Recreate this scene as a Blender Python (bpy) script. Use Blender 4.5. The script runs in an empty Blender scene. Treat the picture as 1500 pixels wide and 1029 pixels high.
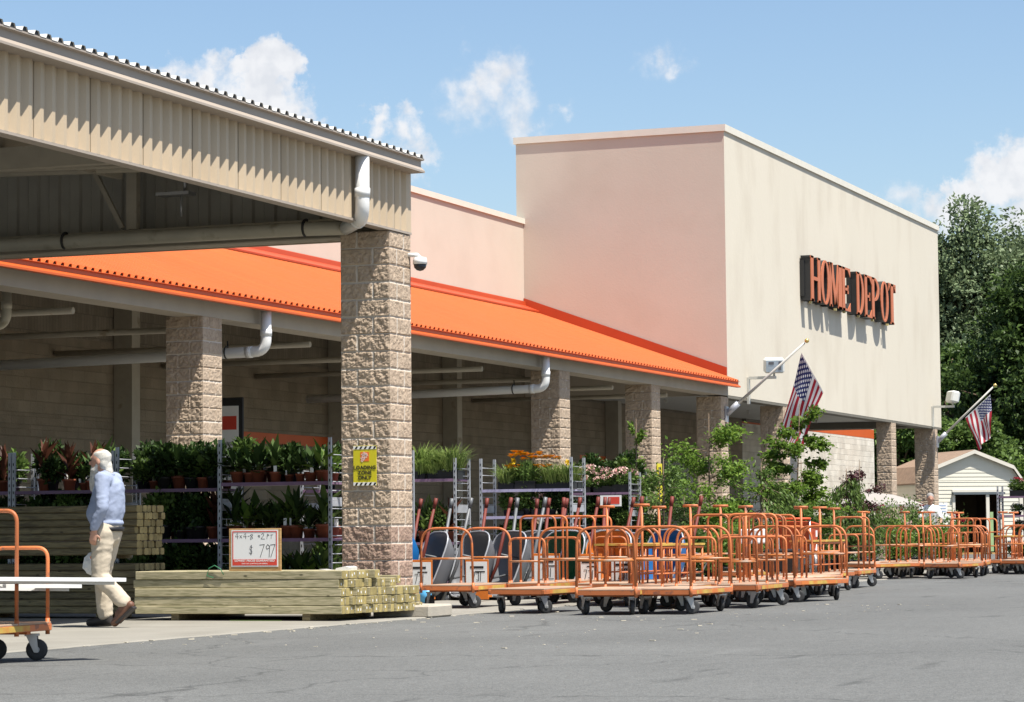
import bpy, bmesh, math, random
import numpy as np
from mathutils import Vector, Matrix, noise as mnoise
R = math.radians
S = bpy.context.scene
COL = S.collection

# ------------------------------------------------------------------ camera, sky, sun, exposure
YAW, PITCH, ROLL, F = R(21.0316), R(3.81994), R(-0.5402), 3990.12
fw = Vector((math.cos(PITCH)*math.cos(YAW), math.cos(PITCH)*math.sin(YAW), math.sin(PITCH)))
rt0 = Vector((math.sin(YAW), -math.cos(YAW), 0)); up0 = rt0.cross(fw)
rt = rt0*math.cos(ROLL) + up0*math.sin(ROLL); up = up0*math.cos(ROLL) - rt0*math.sin(ROLL)
cd = bpy.data.cameras.new('camera'); cam = bpy.data.objects.new('camera', cd); COL.objects.link(cam)
cam.matrix_world = Matrix(((rt.x, up.x, -fw.x, 0), (rt.y, up.y, -fw.y, 0), (rt.z, up.z, -fw.z, .915), (0, 0, 0, 1)))
cd.sensor_width = 36; cd.lens = F/1500*36; cd.clip_start = .1; cd.clip_end = 3000
S.camera = cam
S.view_settings.view_transform = 'Standard'; S.view_settings.look = 'None'
S.view_settings.exposure = 0.70; S.view_settings.gamma = 1
S.cycles.max_bounces = 8; S.cycles.diffuse_bounces = 2; S.cycles.use_denoising = True

SUN = Vector((-.42, -1.0, 2.3)).normalized()          # direction towards the sun
ld = bpy.data.lights.new('sun', 'SUN'); sun = bpy.data.objects.new('sun', ld); COL.objects.link(sun)
ld.energy = 5.0; ld.angle = R(.5); ld.color = (1, .955, .88)
sun.rotation_euler = (-SUN).to_track_quat('-Z', 'Y').to_euler(); sun.location = (0, 0, 60)

W = bpy.data.worlds.new('World'); S.world = W; W.use_nodes = True
def build_sky():
    nt = W.node_tree; N = nt.nodes; L = nt.links; N.clear()
    out = N.new('ShaderNodeOutputWorld'); bg = N.new('ShaderNodeBackground')
    sky = N.new('ShaderNodeTexSky'); sky.sky_type = 'NISHITA'; sky.sun_disc = False
    sky.sun_elevation = math.asin(SUN.z); sky.sun_rotation = math.atan2(SUN.x, SUN.y)
    sky.air_density = 1.0; sky.dust_density = 1.1; sky.ozone_density = 1.6; sky.altitude = 50
    bg.inputs[1].default_value = .098
    tc = N.new('ShaderNodeTexCoord')
    def math_(op, a, b=None, clamp=False):
        n = N.new('ShaderNodeMath'); n.operation = op; n.use_clamp = clamp
        for i, v in enumerate((a, b)):
            if v is None: continue
            if isinstance(v, (int, float)): n.inputs[i].default_value = v
            else: L.new(v, n.inputs[i])
        return n.outputs[0]
    nz = N.new('ShaderNodeTexNoise'); nz.inputs['Scale'].default_value = 42; nz.inputs['Detail'].default_value = 9
    nz.inputs['Roughness'].default_value = .62; L.new(tc.outputs['Generated'], nz.inputs['Vector'])
    nz2 = N.new('ShaderNodeTexNoise'); nz2.inputs['Scale'].default_value = 130; nz2.inputs['Detail'].default_value = 6
    L.new(tc.outputs['Generated'], nz2.inputs['Vector'])
    def direction(x, y):
        d = fw + rt*((x-750)/F) - up*((y-514.5)/F); return d.normalized()
    # cumulus puffs: centre, radius (in picture widths of a 1500 wide view), density
    puffs = [(392, 100, 46, 1.2), (380, 150, 62, 1.1), (305, 128, 56, 1.05), (255, 118, 40, .8), (425, 160, 45, .85),
             (556, 172, 28, .65), (590, 205, 42, .75), (612, 225, 40, .6), (735, 125, 60, .55), (690, 160, 66, .5), (760, 165, 56, .48),
             (820, 165, 26, .3), (985, 92, 40, .35), (950, 96, 36, .22), (670, 55, 30, .25), (1470, 262, 52, 1.15), (1505, 250, 56, 1.15),
             (1425, 296, 44, 1.0), (1380, 306, 40, .7), (1560, 310, 100, 1.1), (1320, 300, 46, .5), (540, 330, 60, .2)]
    wz = N.new('ShaderNodeTexNoise'); wz.inputs['Scale'].default_value = 75; wz.inputs['Detail'].default_value = 7; wz.inputs['Roughness'].default_value = .6; L.new(tc.outputs['Generated'], wz.inputs['Vector'])
    wv = N.new('ShaderNodeVectorMath'); wv.operation = 'MULTIPLY_ADD'; L.new(wz.outputs['Color'], wv.inputs[0]); wv.inputs[1].default_value = (.030,)*3; wv.inputs[2].default_value = (-.015,)*3
    wa = N.new('ShaderNodeVectorMath'); wa.operation = 'ADD'; L.new(tc.outputs['Generated'], wa.inputs[0]); L.new(wv.outputs[0], wa.inputs[1])
    total = None
    for (x, y, r, dens) in puffs:
        d = direction(x, y)
        vm = N.new('ShaderNodeVectorMath'); vm.operation = 'DISTANCE'
        L.new(wa.outputs[0], vm.inputs[0]); vm.inputs[1].default_value = d
        q = math_('SUBTRACT', 1.25, math_('MULTIPLY', vm.outputs['Value'], F/r))
        q = math_('MULTIPLY', math_('MAXIMUM', q, 0), dens)
        total = q if total is None else math_('MAXIMUM', total, q)
    e = math_('ADD', math_('MULTIPLY', math_('SUBTRACT', nz.outputs[0], .5), 2.3), math_('MULTIPLY', math_('SUBTRACT', nz2.outputs[0], .5), .7))
    dens = math_('ADD', total, math_('MULTIPLY', e, .62))
    dens = math_('MULTIPLY', dens, math_('MULTIPLY', total, 3.0, True))
    mr = N.new('ShaderNodeMapRange'); mr.interpolation_type = 'SMOOTHSTEP'
    L.new(dens, mr.inputs[0]); mr.inputs[1].default_value = .06; mr.inputs[2].default_value = .80; mr.inputs[4].default_value = .92
    mx = N.new('ShaderNodeMix'); mx.data_type = 'RGBA'
    hs = N.new('ShaderNodeHueSaturation'); hs.inputs['Saturation'].default_value = 1.06; hs.inputs['Value'].default_value = 1.0
    L.new(sky.outputs[0], hs.inputs['Color'])
    L.new(mr.outputs[0], mx.inputs[0]); L.new(hs.outputs[0], mx.inputs[6]); 
    cs = N.new('ShaderNodeMix'); cs.data_type = 'RGBA'; cs.inputs[6].default_value = (5.0, 5.1, 5.35, 1); cs.inputs[7].default_value = (5.9, 5.9, 6.0, 1)
    cm = N.new('ShaderNodeMapRange'); cm.inputs[1].default_value = .36; cm.inputs[2].default_value = .60; L.new(nz2.outputs[0], cm.inputs[0]); L.new(cm.outputs[0], cs.inputs[0]); L.new(cs.outputs[2], mx.inputs[7])
    L.new(mx.outputs[2], bg.inputs[0]); L.new(bg.outputs[0], out.inputs[0])
build_sky()

# ------------------------------------------------------------------ mesh helpers
class MB:
    def __init__(s): s.v = []; s.f = []; s.s = []; s.m = []
    def add(s, vs, fs, smooth=False, mi=0):
        o = len(s.v); s.v += [tuple(v) for v in vs]
        for f in fs: s.f.append([i+o for i in f]); s.s.append(smooth); s.m.append(mi)
        return s
    def box(s, x0, x1, y0, y1, z0, z1, mi=0, M=None):
        vs = [Vector((x, y, z)) for x in (x0, x1) for y in (y0, y1) for z in (z0, z1)]
        if M is not None: vs = [M @ v for v in vs]
        return s.add(vs, [(0, 1, 3, 2), (4, 6, 7, 5), (0, 4, 5, 1), (2, 3, 7, 6), (0, 2, 6, 4), (1, 5, 7, 3)], False, mi)
    def bbox(s, x0, x1, y0, y1, z0, z1, b=.01, mi=0, M=None):      # box with chamfered edges
        bm = bmesh.new(); bmesh.ops.create_cube(bm, size=1)
        for v in bm.verts: v.co = Vector((x0+(v.co.x+.5)*(x1-x0), y0+(v.co.y+.5)*(y1-y0), z0+(v.co.z+.5)*(z1-z0)))
        bmesh.ops.bevel(bm, geom=bm.edges[:], offset=b, segments=1, affect='EDGES', profile=.5)
        s.addbm(bm, mi, M); return s
    def addbm(s, bm, mi=0, M=None, smooth=False):
        bm.verts.ensure_lookup_table(); bm.verts.index_update()
        vs = [v.co if M is None else M @ v.co for v in bm.verts]
        s.add(vs, [[v.index for v in f.verts] for f in bm.faces], smooth, mi); bm.free(); return s
    def prism(s, pts, d, mi=0):                                     # closed outline (3D, planar) pushed along d
        n = len(pts); d = Vector(d); P = [Vector(p) for p in pts]
        return s.add(P+[p+d for p in P], [list(range(n))[::-1], list(range(n, 2*n))]+[(i, (i+1) % n, n+(i+1) % n, n+i) for i in range(n)], False, mi)
    def tube(s, path, r, seg=8, mi=0, caps=True, smooth=True):
        P = [Vector(p) for p in path]; n = len(P); rs = r if isinstance(r, (list, tuple)) else [r]*n
        vs = []; fs = []; t0 = (P[1]-P[0]).normalized(); a = t0.orthogonal().normalized()
        for i in range(n):
            t = (P[min(i+1, n-1)]-P[max(i-1, 0)]).normalized()
            a = (a-t*a.dot(t)).normalized(); b = t.cross(a)
            for k in range(seg):
                g = 2*math.pi*k/seg; vs.append(P[i]+(a*math.cos(g)+b*math.sin(g))*rs[i])
        for i in range(n-1):
            for k in range(seg): fs.append((i*seg+k, i*seg+(k+1) % seg, (i+1)*seg+(k+1) % seg, (i+1)*seg+k))
        s.add(vs, fs, smooth, mi)
        if caps:
            o = len(s.v)-n*seg
            s.f += [[o+k for k in range(seg)][::-1], [o+(n-1)*seg+k for k in range(seg)]]; s.s += [False]*2; s.m += [mi]*2
        return s
    def lathe(s, prof, c=(0, 0, 0), seg=16, axis='Z', mi=0, smooth=True):
        vs = []; fs = []; n = len(prof)
        for (r, h) in prof:
            for k in range(seg):
                g = 2*math.pi*k/seg; x, y = r*math.cos(g), r*math.sin(g)
                p = (x, y, h) if axis == 'Z' else ((h, x, y) if axis == 'X' else (y, h, x)); vs.append(Vector(p)+Vector(c))
        for i in range(n-1):
            for k in range(seg): fs.append((i*seg+k, i*seg+(k+1) % seg, (i+1)*seg+(k+1) % seg, (i+1)*seg+k))
        fs += [list(range(seg))[::-1], [(n-1)*seg+k for k in range(seg)]]
        return s.add(vs, fs, smooth, mi)
    def build(s, name, mat, parent=None):
        me = bpy.data.meshes.new(name); me.from_pydata(s.v, [], s.f)
        for m in (mat if isinstance(mat, (list, tuple)) else [mat]): me.materials.append(m)
        me.polygons.foreach_set('use_smooth', s.s); me.polygons.foreach_set('material_index', s.m); me.update()
        bm = bmesh.new(); bm.from_mesh(me); bmesh.ops.recalc_face_normals(bm, faces=bm.faces[:]); bm.to_mesh(me); bm.free()
        return link(name, me, parent)
def link(name, me, parent=None):
    o = bpy.data.objects.new(name, me); COL.objects.link(o)
    if parent is not None: o.parent = parent
    return o
def tag(o, label=None, cat=None, group=None, kind=None):
    for k, v in (('label', label), ('category', cat), ('group', group), ('kind', kind)):
        if v: o[k] = v
    return o
def thing(name, label, cat, loc=(0, 0, 0), rz=0, group=None):
    o = bpy.data.objects.new(name, None); COL.objects.link(o); o.empty_display_size = .1
    o.location = loc; o.rotation_euler = (0, 0, rz); return tag(o, label, cat, group)
KIDS = {}
def kids(o): return [c for c in COL.objects if c.parent is o] if o not in KIDS else KIDS[o]
def copy_tree(o, parent=None):
    c = o.copy(); COL.objects.link(c)
    if parent is not None: c.parent = parent
    if o not in KIDS: KIDS[o] = [k for k in COL.objects if k.parent is o]
    for k in KIDS[o]: copy_tree(k, c)
    return c
class Kind:                                                         # first use takes the prototype itself, later ones copies
    def __init__(s, proto): s.p = proto; s.used = False
    def place(s, loc, rz, label, group=None, scale=1, name=None):
        o = copy_tree(s.p) if s.used else s.p
        if not s.used:
            s.used = True
            KIDS[s.p] = [k for k in COL.objects if k.parent is s.p]
            for k in KIDS[s.p]: KIDS[k] = [q for q in COL.objects if q.parent is k]
        o.location = loc; o.rotation_euler = (0, 0, rz); o.scale = (scale,)*3; o['label'] = label
        if group: o['group'] = group
        return o
def np_mesh(name, V, faces_n, mat, parent=None, smooth=False, Fi=None):
    V = np.asarray(V, np.float32).reshape(-1, 3)
    if Fi is None: Fi = np.arange(len(V), dtype=np.int32).reshape(-1, faces_n)
    Fi = np.asarray(Fi, np.int32); k = Fi.shape[1]
    me = bpy.data.meshes.new(name); me.vertices.add(len(V)); me.vertices.foreach_set('co', V.ravel())
    me.loops.add(Fi.size); me.loops.foreach_set('vertex_index', Fi.ravel())
    me.polygons.add(len(Fi)); me.polygons.foreach_set('loop_start', np.arange(0, Fi.size, k, dtype=np.int32))
    try: me.polygons.foreach_set('loop_total', np.full(len(Fi), k, np.int32))
    except Exception: pass
    me.materials.append(mat); me.update(calc_edges=True); me.validate()
    if smooth: me.polygons.foreach_set('use_smooth', np.ones(len(Fi), bool))
    return link(name, me, parent)
def arc_path(pts, rad, n=5):                                        # polyline with rounded corners
    P = [Vector(p) for p in pts]; out = [P[0]]
    for i in range(1, len(P)-1):
        a = (P[i-1]-P[i]); b = (P[i+1]-P[i]); r = min(rad, a.length*.49, b.length*.49)
        A = P[i]+a.normalized()*r; B = P[i]+b.normalized()*r
        for k in range(n+1):
            t = k/n; out.append(A*(1-t)**2+P[i]*2*t*(1-t)+B*t*t)
    return out+[P[-1]]
def ordinal(i): return ['first', 'second', 'third', 'fourth', 'fifth', 'sixth', 'seventh', 'eighth', 'ninth', 'tenth', 'eleventh', 'twelfth'][i]

# ------------------------------------------------------------------ materials
def mat(name, col, rough=.6, metal=0, var=.12, vscale=3, bump=0, bscale=60, spec=.4, col2=None, patch=None, rnd=0, coord='Object', stretch=None):
    """base colour broken up by two octaves of noise, optional second colour in patches, noise bump"""
    m = bpy.data.materials.new(name); m.use_nodes = True; nt = m.node_tree; N = nt.nodes; L = nt.links
    b = N['Principled BSDF']; b.inputs['Roughness'].default_value = rough; b.inputs['Metallic'].default_value = metal
    b.inputs['Specular IOR Level'].default_value = spec
    tc = N.new('ShaderNodeTexCoord'); vec = tc.outputs[coord]
    if stretch:
        mp = N.new('ShaderNodeMapping'); mp.inputs['Scale'].default_value = stretch; L.new(vec, mp.inputs[0]); vec = mp.outputs[0]
    oi = N.new('ShaderNodeObjectInfo')
    def nz(sc, det=6, w=True):
        n = N.new('ShaderNodeTexNoise'); n.noise_dimensions = '4D'; n.inputs['Scale'].default_value = sc; n.inputs['Detail'].default_value = det
        L.new(vec, n.inputs['Vector'])
        if w:
            mm = N.new('ShaderNodeMath'); mm.operation = 'MULTIPLY'; mm.inputs[1].default_value = 37; L.new(oi.outputs['Random'], mm.inputs[0]); L.new(mm.outputs[0], n.inputs['W'])
        return n.outputs[0]
    c1 = N.new('ShaderNodeMix'); c1.data_type = 'RGBA'
    c1.inputs[6].default_value = tuple(c*(1-var) for c in col)+(1,); c1.inputs[7].default_value = tuple(min(1, c*(1+var)) for c in col)+(1,)
    mr = N.new('ShaderNodeMapRange'); mr.inputs[1].default_value = .3; mr.inputs[2].default_value = .7; L.new(nz(vscale), mr.inputs[0]); L.new(mr.outputs[0], c1.inputs[0])
    c = c1.outputs[2]
    if col2:
        c2 = N.new('ShaderNodeMix'); c2.data_type = 'RGBA'; c2.inputs[7].default_value = tuple(col2)+(1,)
        m2 = N.new('ShaderNodeMapRange'); p = patch or (1.5, .5, .7); m2.inputs[1].default_value = p[1]; m2.inputs[2].default_value = p[2]
        L.new(nz(p[0], 8), m2.inputs[0]); L.new(m2.outputs[0], c2.inputs[0]); L.new(c, c2.inputs[6]); c = c2.outputs[2]
    if rnd:
        hs = N.new('ShaderNodeHueSaturation'); m3 = N.new('ShaderNodeMapRange'); m3.inputs[3].default_value = 1-rnd; m3.inputs[4].default_value = 1+rnd
        L.new(oi.outputs['Random'], m3.inputs[0]); L.new(m3.outputs[0], hs.inputs['Value']); L.new(c, hs.inputs['Color']); c = hs.outputs[0]
    L.new(c, b.inputs['Base Color'])
    if bump:
        bp = N.new('ShaderNodeBump'); bp.inputs['Strength'].default_value = min(1, bump); bp.inputs['Distance'].default_value = .01*max(1, bump)
        L.new(nz(bscale, 5), bp.inputs['Height']); L.new(bp.outputs[0], b.inputs['Normal'])
    m['c'] = 1
    return m
def leaf_mat(name, dark, light, rough=.45, trans=.3):
    m = bpy.data.materials.new(name); m.use_nodes = True; nt = m.node_tree; N = nt.nodes; L = nt.links
    b = N['Principled BSDF']; b.inputs['Roughness'].default_value = rough; b.inputs['Specular IOR Level'].default_value = .2
    g = N.new('ShaderNodeNewGeometry'); r = N.new('ShaderNodeValToRGB'); r.color_ramp.elements[0].color = tuple(dark)+(1,); r.color_ramp.elements[1].color = tuple(light)+(1,)
    oi = N.new('ShaderNodeObjectInfo'); hs = N.new('ShaderNodeHueSaturation'); mr = N.new('ShaderNodeMapRange'); mr.inputs[3].default_value = .8; mr.inputs[4].default_value = 1.2
    L.new(oi.outputs['Random'], mr.inputs[0]); L.new(mr.outputs[0], hs.inputs['Value'])
    L.new(g.outputs['Random Per Island'], r.inputs[0]); L.new(r.outputs[0], hs.inputs['Color']); L.new(hs.outputs[0], b.inputs['Base Color'])
    t = N.new('ShaderNodeBsdfTranslucent'); L.new(hs.outputs[0], t.inputs[0]); mx = N.new('ShaderNodeMixShader'); mx.inputs[0].default_value = trans
    L.new(b.outputs[0], mx.inputs[1]); L.new(t.outputs[0], mx.inputs[2]); L.new(mx.outputs[0], N['Material Output'].inputs[0])
    return m
def block_mat(name, col, bw=.406, bh=.203, mortar=.35, bump=1.0, rough_scale=30):
    """split-face block walling: running bond with mortar lines, rough faces"""
    m = mat(name, col, .9, var=.14, vscale=2.2, spec=.15); nt = m.node_tree; N = nt.nodes; L = nt.links; b = N['Principled BSDF']
    tc = N.new('ShaderNodeTexCoord'); sx = N.new('ShaderNodeSeparateXYZ'); cb = N.new('ShaderNodeCombineXYZ')
    ad = N.new('ShaderNodeMath'); ad.operation = 'ADD'; L.new(tc.outputs['Object'], sx.inputs[0]); L.new(sx.outputs[0], ad.inputs[0]); L.new(sx.outputs[1], ad.inputs[1])
    L.new(ad.outputs[0], cb.inputs[0]); L.new(sx.outputs[2], cb.inputs[1])
    br = N.new('ShaderNodeTexBrick'); br.inputs['Scale'].default_value = 1; br.inputs['Brick Width'].default_value = bw; br.inputs['Row Height'].default_value = bh
    br.inputs['Mortar Size'].default_value = .007; br.inputs['Mortar Smooth'].default_value = .3
    br.inputs['Color1'].default_value = (1, 1, 1, 1); br.inputs['Color2'].default_value = (.84, .82, .8, 1); br.inputs['Mortar'].default_value = (1-mortar,)*3+(1,)
    L.new(cb.outputs[0], br.inputs[0])
    mul = N.new('ShaderNodeMix'); mul.data_type = 'RGBA'; mul.blend_type = 'MULTIPLY'; mul.inputs[0].default_value = 1
    src = b.inputs['Base Color'].links[0].from_socket; L.new(src, mul.inputs[6]); L.new(br.outputs[0], mul.inputs[7]); L.new(mul.outputs[2], b.inputs['Base Color'])
    nz = N.new('ShaderNodeTexNoise'); nz.inputs['Scale'].default_value = rough_scale; nz.inputs['Detail'].default_value = 6; L.new(tc.outputs['Object'], nz.inputs[0])
    hm = N.new('ShaderNodeMath'); hm.operation = 'SUBTRACT'; L.new(nz.outputs[0], hm.inputs[0]); L.new(br.outputs['Fac'], hm.inputs[1])
    bp = N.new('ShaderNodeBump'); bp.inputs['Strength'].default_value = .9; bp.inputs['Distance'].default_value = .015*bump; L.new(hm.outputs[0], bp.inputs['Height']); L.new(bp.outputs[0], b.inputs['Normal'])
    return m
def wood_mat(name, col, dark, axis=(1, 1, 1), rnd=.12):
    """timber: grain drawn out along one axis, scattered knots"""
    m = bpy.data.materials.new(name); m.use_nodes = True; nt = m.node_tree; N = nt.nodes; L = nt.links; b = N['Principled BSDF']; b.inputs['Roughness'].default_value = .75
    tc = N.new('ShaderNodeTexCoord'); mp = N.new('ShaderNodeMapping'); mp.inputs['Scale'].default_value = axis; L.new(tc.outputs['Object'], mp.inputs[0])
    oi = N.new('ShaderNodeObjectInfo'); w = N.new('ShaderNodeMath'); w.operation = 'MULTIPLY'; w.inputs[1].default_value = 60; L.new(oi.outputs['Random'], w.inputs[0])
    n = N.new('ShaderNodeTexNoise'); n.noise_dimensions = '4D'; n.inputs['Scale'].default_value = 3.2; n.inputs['Detail'].default_value = 6; n.inputs['Distortion'].default_value = 1.3
    L.new(mp.outputs[0], n.inputs['Vector']); L.new(w.outputs[0], n.inputs['W'])
    r = N.new('ShaderNodeValToRGB'); r.color_ramp.elements[0].position = .40; r.color_ramp.elements[1].position = .58
    r.color_ramp.elements[0].color = tuple(dark)+(1,); r.color_ramp.elements[1].color = tuple(col)+(1,); L.new(n.outputs[0], r.inputs[0])
    v = N.new('ShaderNodeTexVoronoi'); va = N.new('ShaderNodeVectorMath'); va.operation = 'ADD'; v.inputs['Scale'].default_value = 4.2; mp2 = N.new('ShaderNodeMapping'); mp2.inputs['Scale'].default_value = tuple(2.2 if a > 2 else 1 for a in axis)
    L.new(tc.outputs['Object'], mp2.inputs[0]); L.new(mp2.outputs[0], va.inputs[0]); L.new(w.outputs[0], va.inputs[1]); L.new(va.outputs[0], v.inputs['Vector'])
    k = N.new('ShaderNodeMapRange'); k.inputs[1].default_value = .13; k.inputs[2].default_value = .07; L.new(v.outputs['Distance'], k.inputs[0])
    mx = N.new('ShaderNodeMix'); mx.data_type = 'RGBA'; mx.inputs[7].default_value = tuple(d*.45 for d in dark)+(1,); L.new(k.outputs[0], mx.inputs[0]); L.new(r.outputs[0], mx.inputs[6])
    hs = N.new('ShaderNodeHueSaturation'); m3 = N.new('ShaderNodeMapRange'); m3.inputs[3].default_value = 1-rnd; m3.inputs[4].default_value = 1+rnd
    L.new(oi.outputs['Random'], m3.inputs[0]); L.new(m3.outputs[0], hs.inputs['Value']); L.new(mx.outputs[2], hs.inputs['Color']); L.new(hs.outputs[0], b.inputs['Base Color'])
    bp = N.new('ShaderNodeBump'); bp.inputs['Strength'].default_value = .25; bp.inputs['Distance'].default_value = .004; L.new(n.outputs[0], bp.inputs['Height']); L.new(bp.outputs[0], b.inputs['Normal'])
    return m
M = {}
M['stucco'] = mat('stucco', (.60, .55, .455), .92, var=.035, vscale=.35, bump=.5, bscale=18, spec=.1, stretch=(1, 1, .35), col2=(.535, .48, .39), patch=(1.1, .5, .75))
M['stucco_bounce_tint'] = mat('stucco_bounce_tint', (.55, .487, .405), .92, var=.035, vscale=.5, bump=.22, bscale=22, spec=.1, col2=(.515, .45, .37), patch=(.8, .5, .75))  # beige stucco with the orange roof's pink bounce put into its colour
M['coping'] = mat('coping', (.66, .62, .53), .55, var=.04)
M['orange_roof'] = mat('orange_roof', (.60, .128, .028), .5, var=.09, vscale=1, spec=.3, stretch=(2.2, .25, .25), col2=(.54, .13, .035), patch=(1.3, .5, .72))
M['orange_trim'] = mat('orange_trim', (.56, .10, .018), .45, var=.06, vscale=1.2)
M['orange_dark'] = mat('orange_flashing', (.42, .055, .014), .45, var=.08, vscale=.8)
M['beam'] = mat('beam_paint', (.40, .355, .29), .7, var=.08, vscale=2)
M['tan'] = mat('tan_metal', (.50, .395, .27), .5, var=.06, vscale=2.5, col2=(.45, .35, .235), patch=(1.2, .52, .75), stretch=(1, 1, .3))
M['tan_cap'] = mat('tan_cap', (.36, .305, .25), .5, var=.05, vscale=1.5)
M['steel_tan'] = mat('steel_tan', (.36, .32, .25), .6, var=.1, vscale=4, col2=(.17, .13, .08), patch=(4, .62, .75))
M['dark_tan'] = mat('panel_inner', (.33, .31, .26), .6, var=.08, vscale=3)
M['pvc'] = mat('pvc_white', (.76, .755, .73), .35, var=.04, vscale=3)
M['pvc_old'] = mat('pvc_weathered', (.42, .39, .31), .5, var=.1, vscale=3, col2=(.25, .22, .15), patch=(5, .55, .7))
M['black'] = mat('black_rubber', (.02, .02, .02), .6, var=.2)
M['split'] = mat('split_face_block', (.44, .345, .255), .95, var=.16, vscale=7, spec=.1, col2=(.35, .265, .195), patch=(26, .5, .66), bump=.5, bscale=85)
M['split_low'] = mat('reddish_split_block', (.36, .255, .195), .95, var=.2, vscale=9, spec=.1, col2=(.26, .175, .14), patch=(26, .5, .66), bump=.8, bscale=85)
M['mortar'] = mat('mortar', (.52, .46, .39), .95, var=.08)
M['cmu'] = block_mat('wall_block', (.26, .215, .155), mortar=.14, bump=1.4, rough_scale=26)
M['cmu_up'] = block_mat('wall_block_upper', (.24, .205, .155), bw=.1, bh=.406, mortar=.3, bump=1)
M['cmu_white'] = block_mat('painted_block', (.66, .61, .52), mortar=.12, bump=1)
M['concrete'] = mat('concrete', (.265, .25, .215), .9, var=.1, vscale=.8, bump=.4, bscale=70, spec=.15, col2=(.215, .20, .17), patch=(.9, .48, .7))
M['orange_steel'] = mat('orange_enamel', (.50, .15, .048), .5, var=.14, vscale=3, col2=(.26, .10, .055), patch=(11, .56, .64), rnd=.22, spec=.4)
M['orange_deck'] = mat('orange_worn_deck', (.44, .25, .155), .8, var=.18, vscale=5, col2=(.42, .32, .23), patch=(3.5, .42, .6), rnd=.2)
M['deck_edge'] = mat('deck_edge_wear', (.50, .33, .07), .65, var=.25, vscale=6, col2=(.56, .17, .04), patch=(4, .48, .6))
M['rubber'] = mat('tyre_rubber', (.035, .035, .035), .7, var=.3, vscale=9)
M['hub'] = mat('wheel_grey', (.34, .34, .33), .5, var=.15, vscale=12)
M['zinc'] = mat('zinc_steel', (.42, .42, .42), .4, metal=.7, var=.15)
M['galv'] = mat('galvanised', (.42, .43, .45), .5, metal=.35, var=.12, vscale=8)
M['shelf'] = mat('lilac_shelf', (.20, .12, .19), .6, var=.15, vscale=5, rnd=.15)
M['shelf_pale'] = mat('pale_lilac_shelf', (.40, .37, .52), .5, var=.1, vscale=5)
M['terra'] = mat('terracotta_plastic', (.20, .055, .026), .65, var=.15, rnd=.35)
M['blackpot'] = mat('black_plastic', (.018, .018, .018), .45, var=.2)
M['white'] = mat('white_card', (.78, .77, .74), .6, var=.02)
M['red'] = mat('red_print', (.62, .06, .035), .6, var=.04)
M['ink'] = mat('black_ink', (.015, .015, .015), .7, var=.1)
M['yellow'] = mat('sign_yellow', (.62, .54, .02), .5, var=.03)
M['post4'] = wood_mat('treated_pine', (.45, .39, .24), (.25, .225, .12), (18, 1.2, 18))
M['endgrain'] = mat('treated_end', (.34, .27, .105), .8, var=.25, vscale=22, rnd=.2)
M['timber'] = wood_mat('landscape_timber', (.23, .18, .085), (.12, .09, .045), (12, 1, 12), .2)
M['ply'] = wood_mat('plywood', (.48, .30, .12), (.36, .2, .07), (1, 1.5, 12))
M['logo'] = mat('logo_orange', (.78, .17, .03), .5, var=.02)
M['bark'] = mat('bark', (.16, .115, .075), .9, var=.25, vscale=9, bump=.6, bscale=40)
M['stem'] = mat('green_stem', (.09, .13, .03), .7, var=.2)
M['leaf_mid'] = leaf_mat('leaf_mid', (.045, .085, .018), (.15, .23, .055))
M['leaf_light'] = leaf_mat('leaf_light', (.07, .14, .02), (.20, .30, .05), trans=.4)
M['leaf_dark'] = leaf_mat('leaf_dark', (.016, .036, .010), (.06, .105, .025), trans=.2)
M['leaf_purple'] = leaf_mat('leaf_purple', (.03, .012, .014), (.09, .03, .035), trans=.2)
M['leaf_silver'] = leaf_mat('leaf_silver', (.10, .14, .07), (.19, .24, .125), trans=.25)
M['leaf_maple'] = leaf_mat('leaf_maple', (.028, .055, .014), (.10, .16, .04), trans=.3)
M['leaf_grass'] = leaf_mat('leaf_grass', (.09, .15, .03), (.26, .33, .09), trans=.35)
M['leaf_bronze'] = leaf_mat('leaf_bronze', (.05, .02, .012), (.13, .05, .03), trans=.3)
M['fl_orange'] = leaf_mat('bloom_orange', (.60, .20, .005), (.85, .36, .01), trans=.15)
M['fl_yellow'] = leaf_mat('bloom_yellow', (.7, .42, .01), (.85, .6, .04), trans=.2)
M['fl_pink'] = leaf_mat('bloom_pink', (.5, .2, .2), (.75, .6, .5), trans=.2)
M['fl_white'] = leaf_mat('bloom_white', (.6, .58, .58), (.8, .78, .78), trans=.2)
M['fl_red'] = leaf_mat('bloom_red', (.3, .01, .03), (.5, .03, .06), trans=.2)
M['grey_tray'] = mat('grey_barrow_tray', (.15, .155, .165), .4, var=.1, vscale=3)
M['blue_tray'] = mat('blue_barrow_tray', (.01, .12, .34), .4, var=.08)
M['green_tray'] = mat('green_barrow_tray', (.012, .07, .03), .4, var=.1)
M['orange_tray'] = mat('orange_barrow_tray', (.60, .16, .02), .45, var=.1)
M['red_handle'] = mat('red_stained_handle', (.15, .026, .016), .6, var=.2, vscale=6, stretch=(1, 1, .2))
M['grey_handle'] = mat('grey_tube', (.14, .145, .15), .5, metal=.2, var=.1)
M['cart_red'] = mat('red_orange_plastic', (.58, .085, .02), .5, var=.06)

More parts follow.
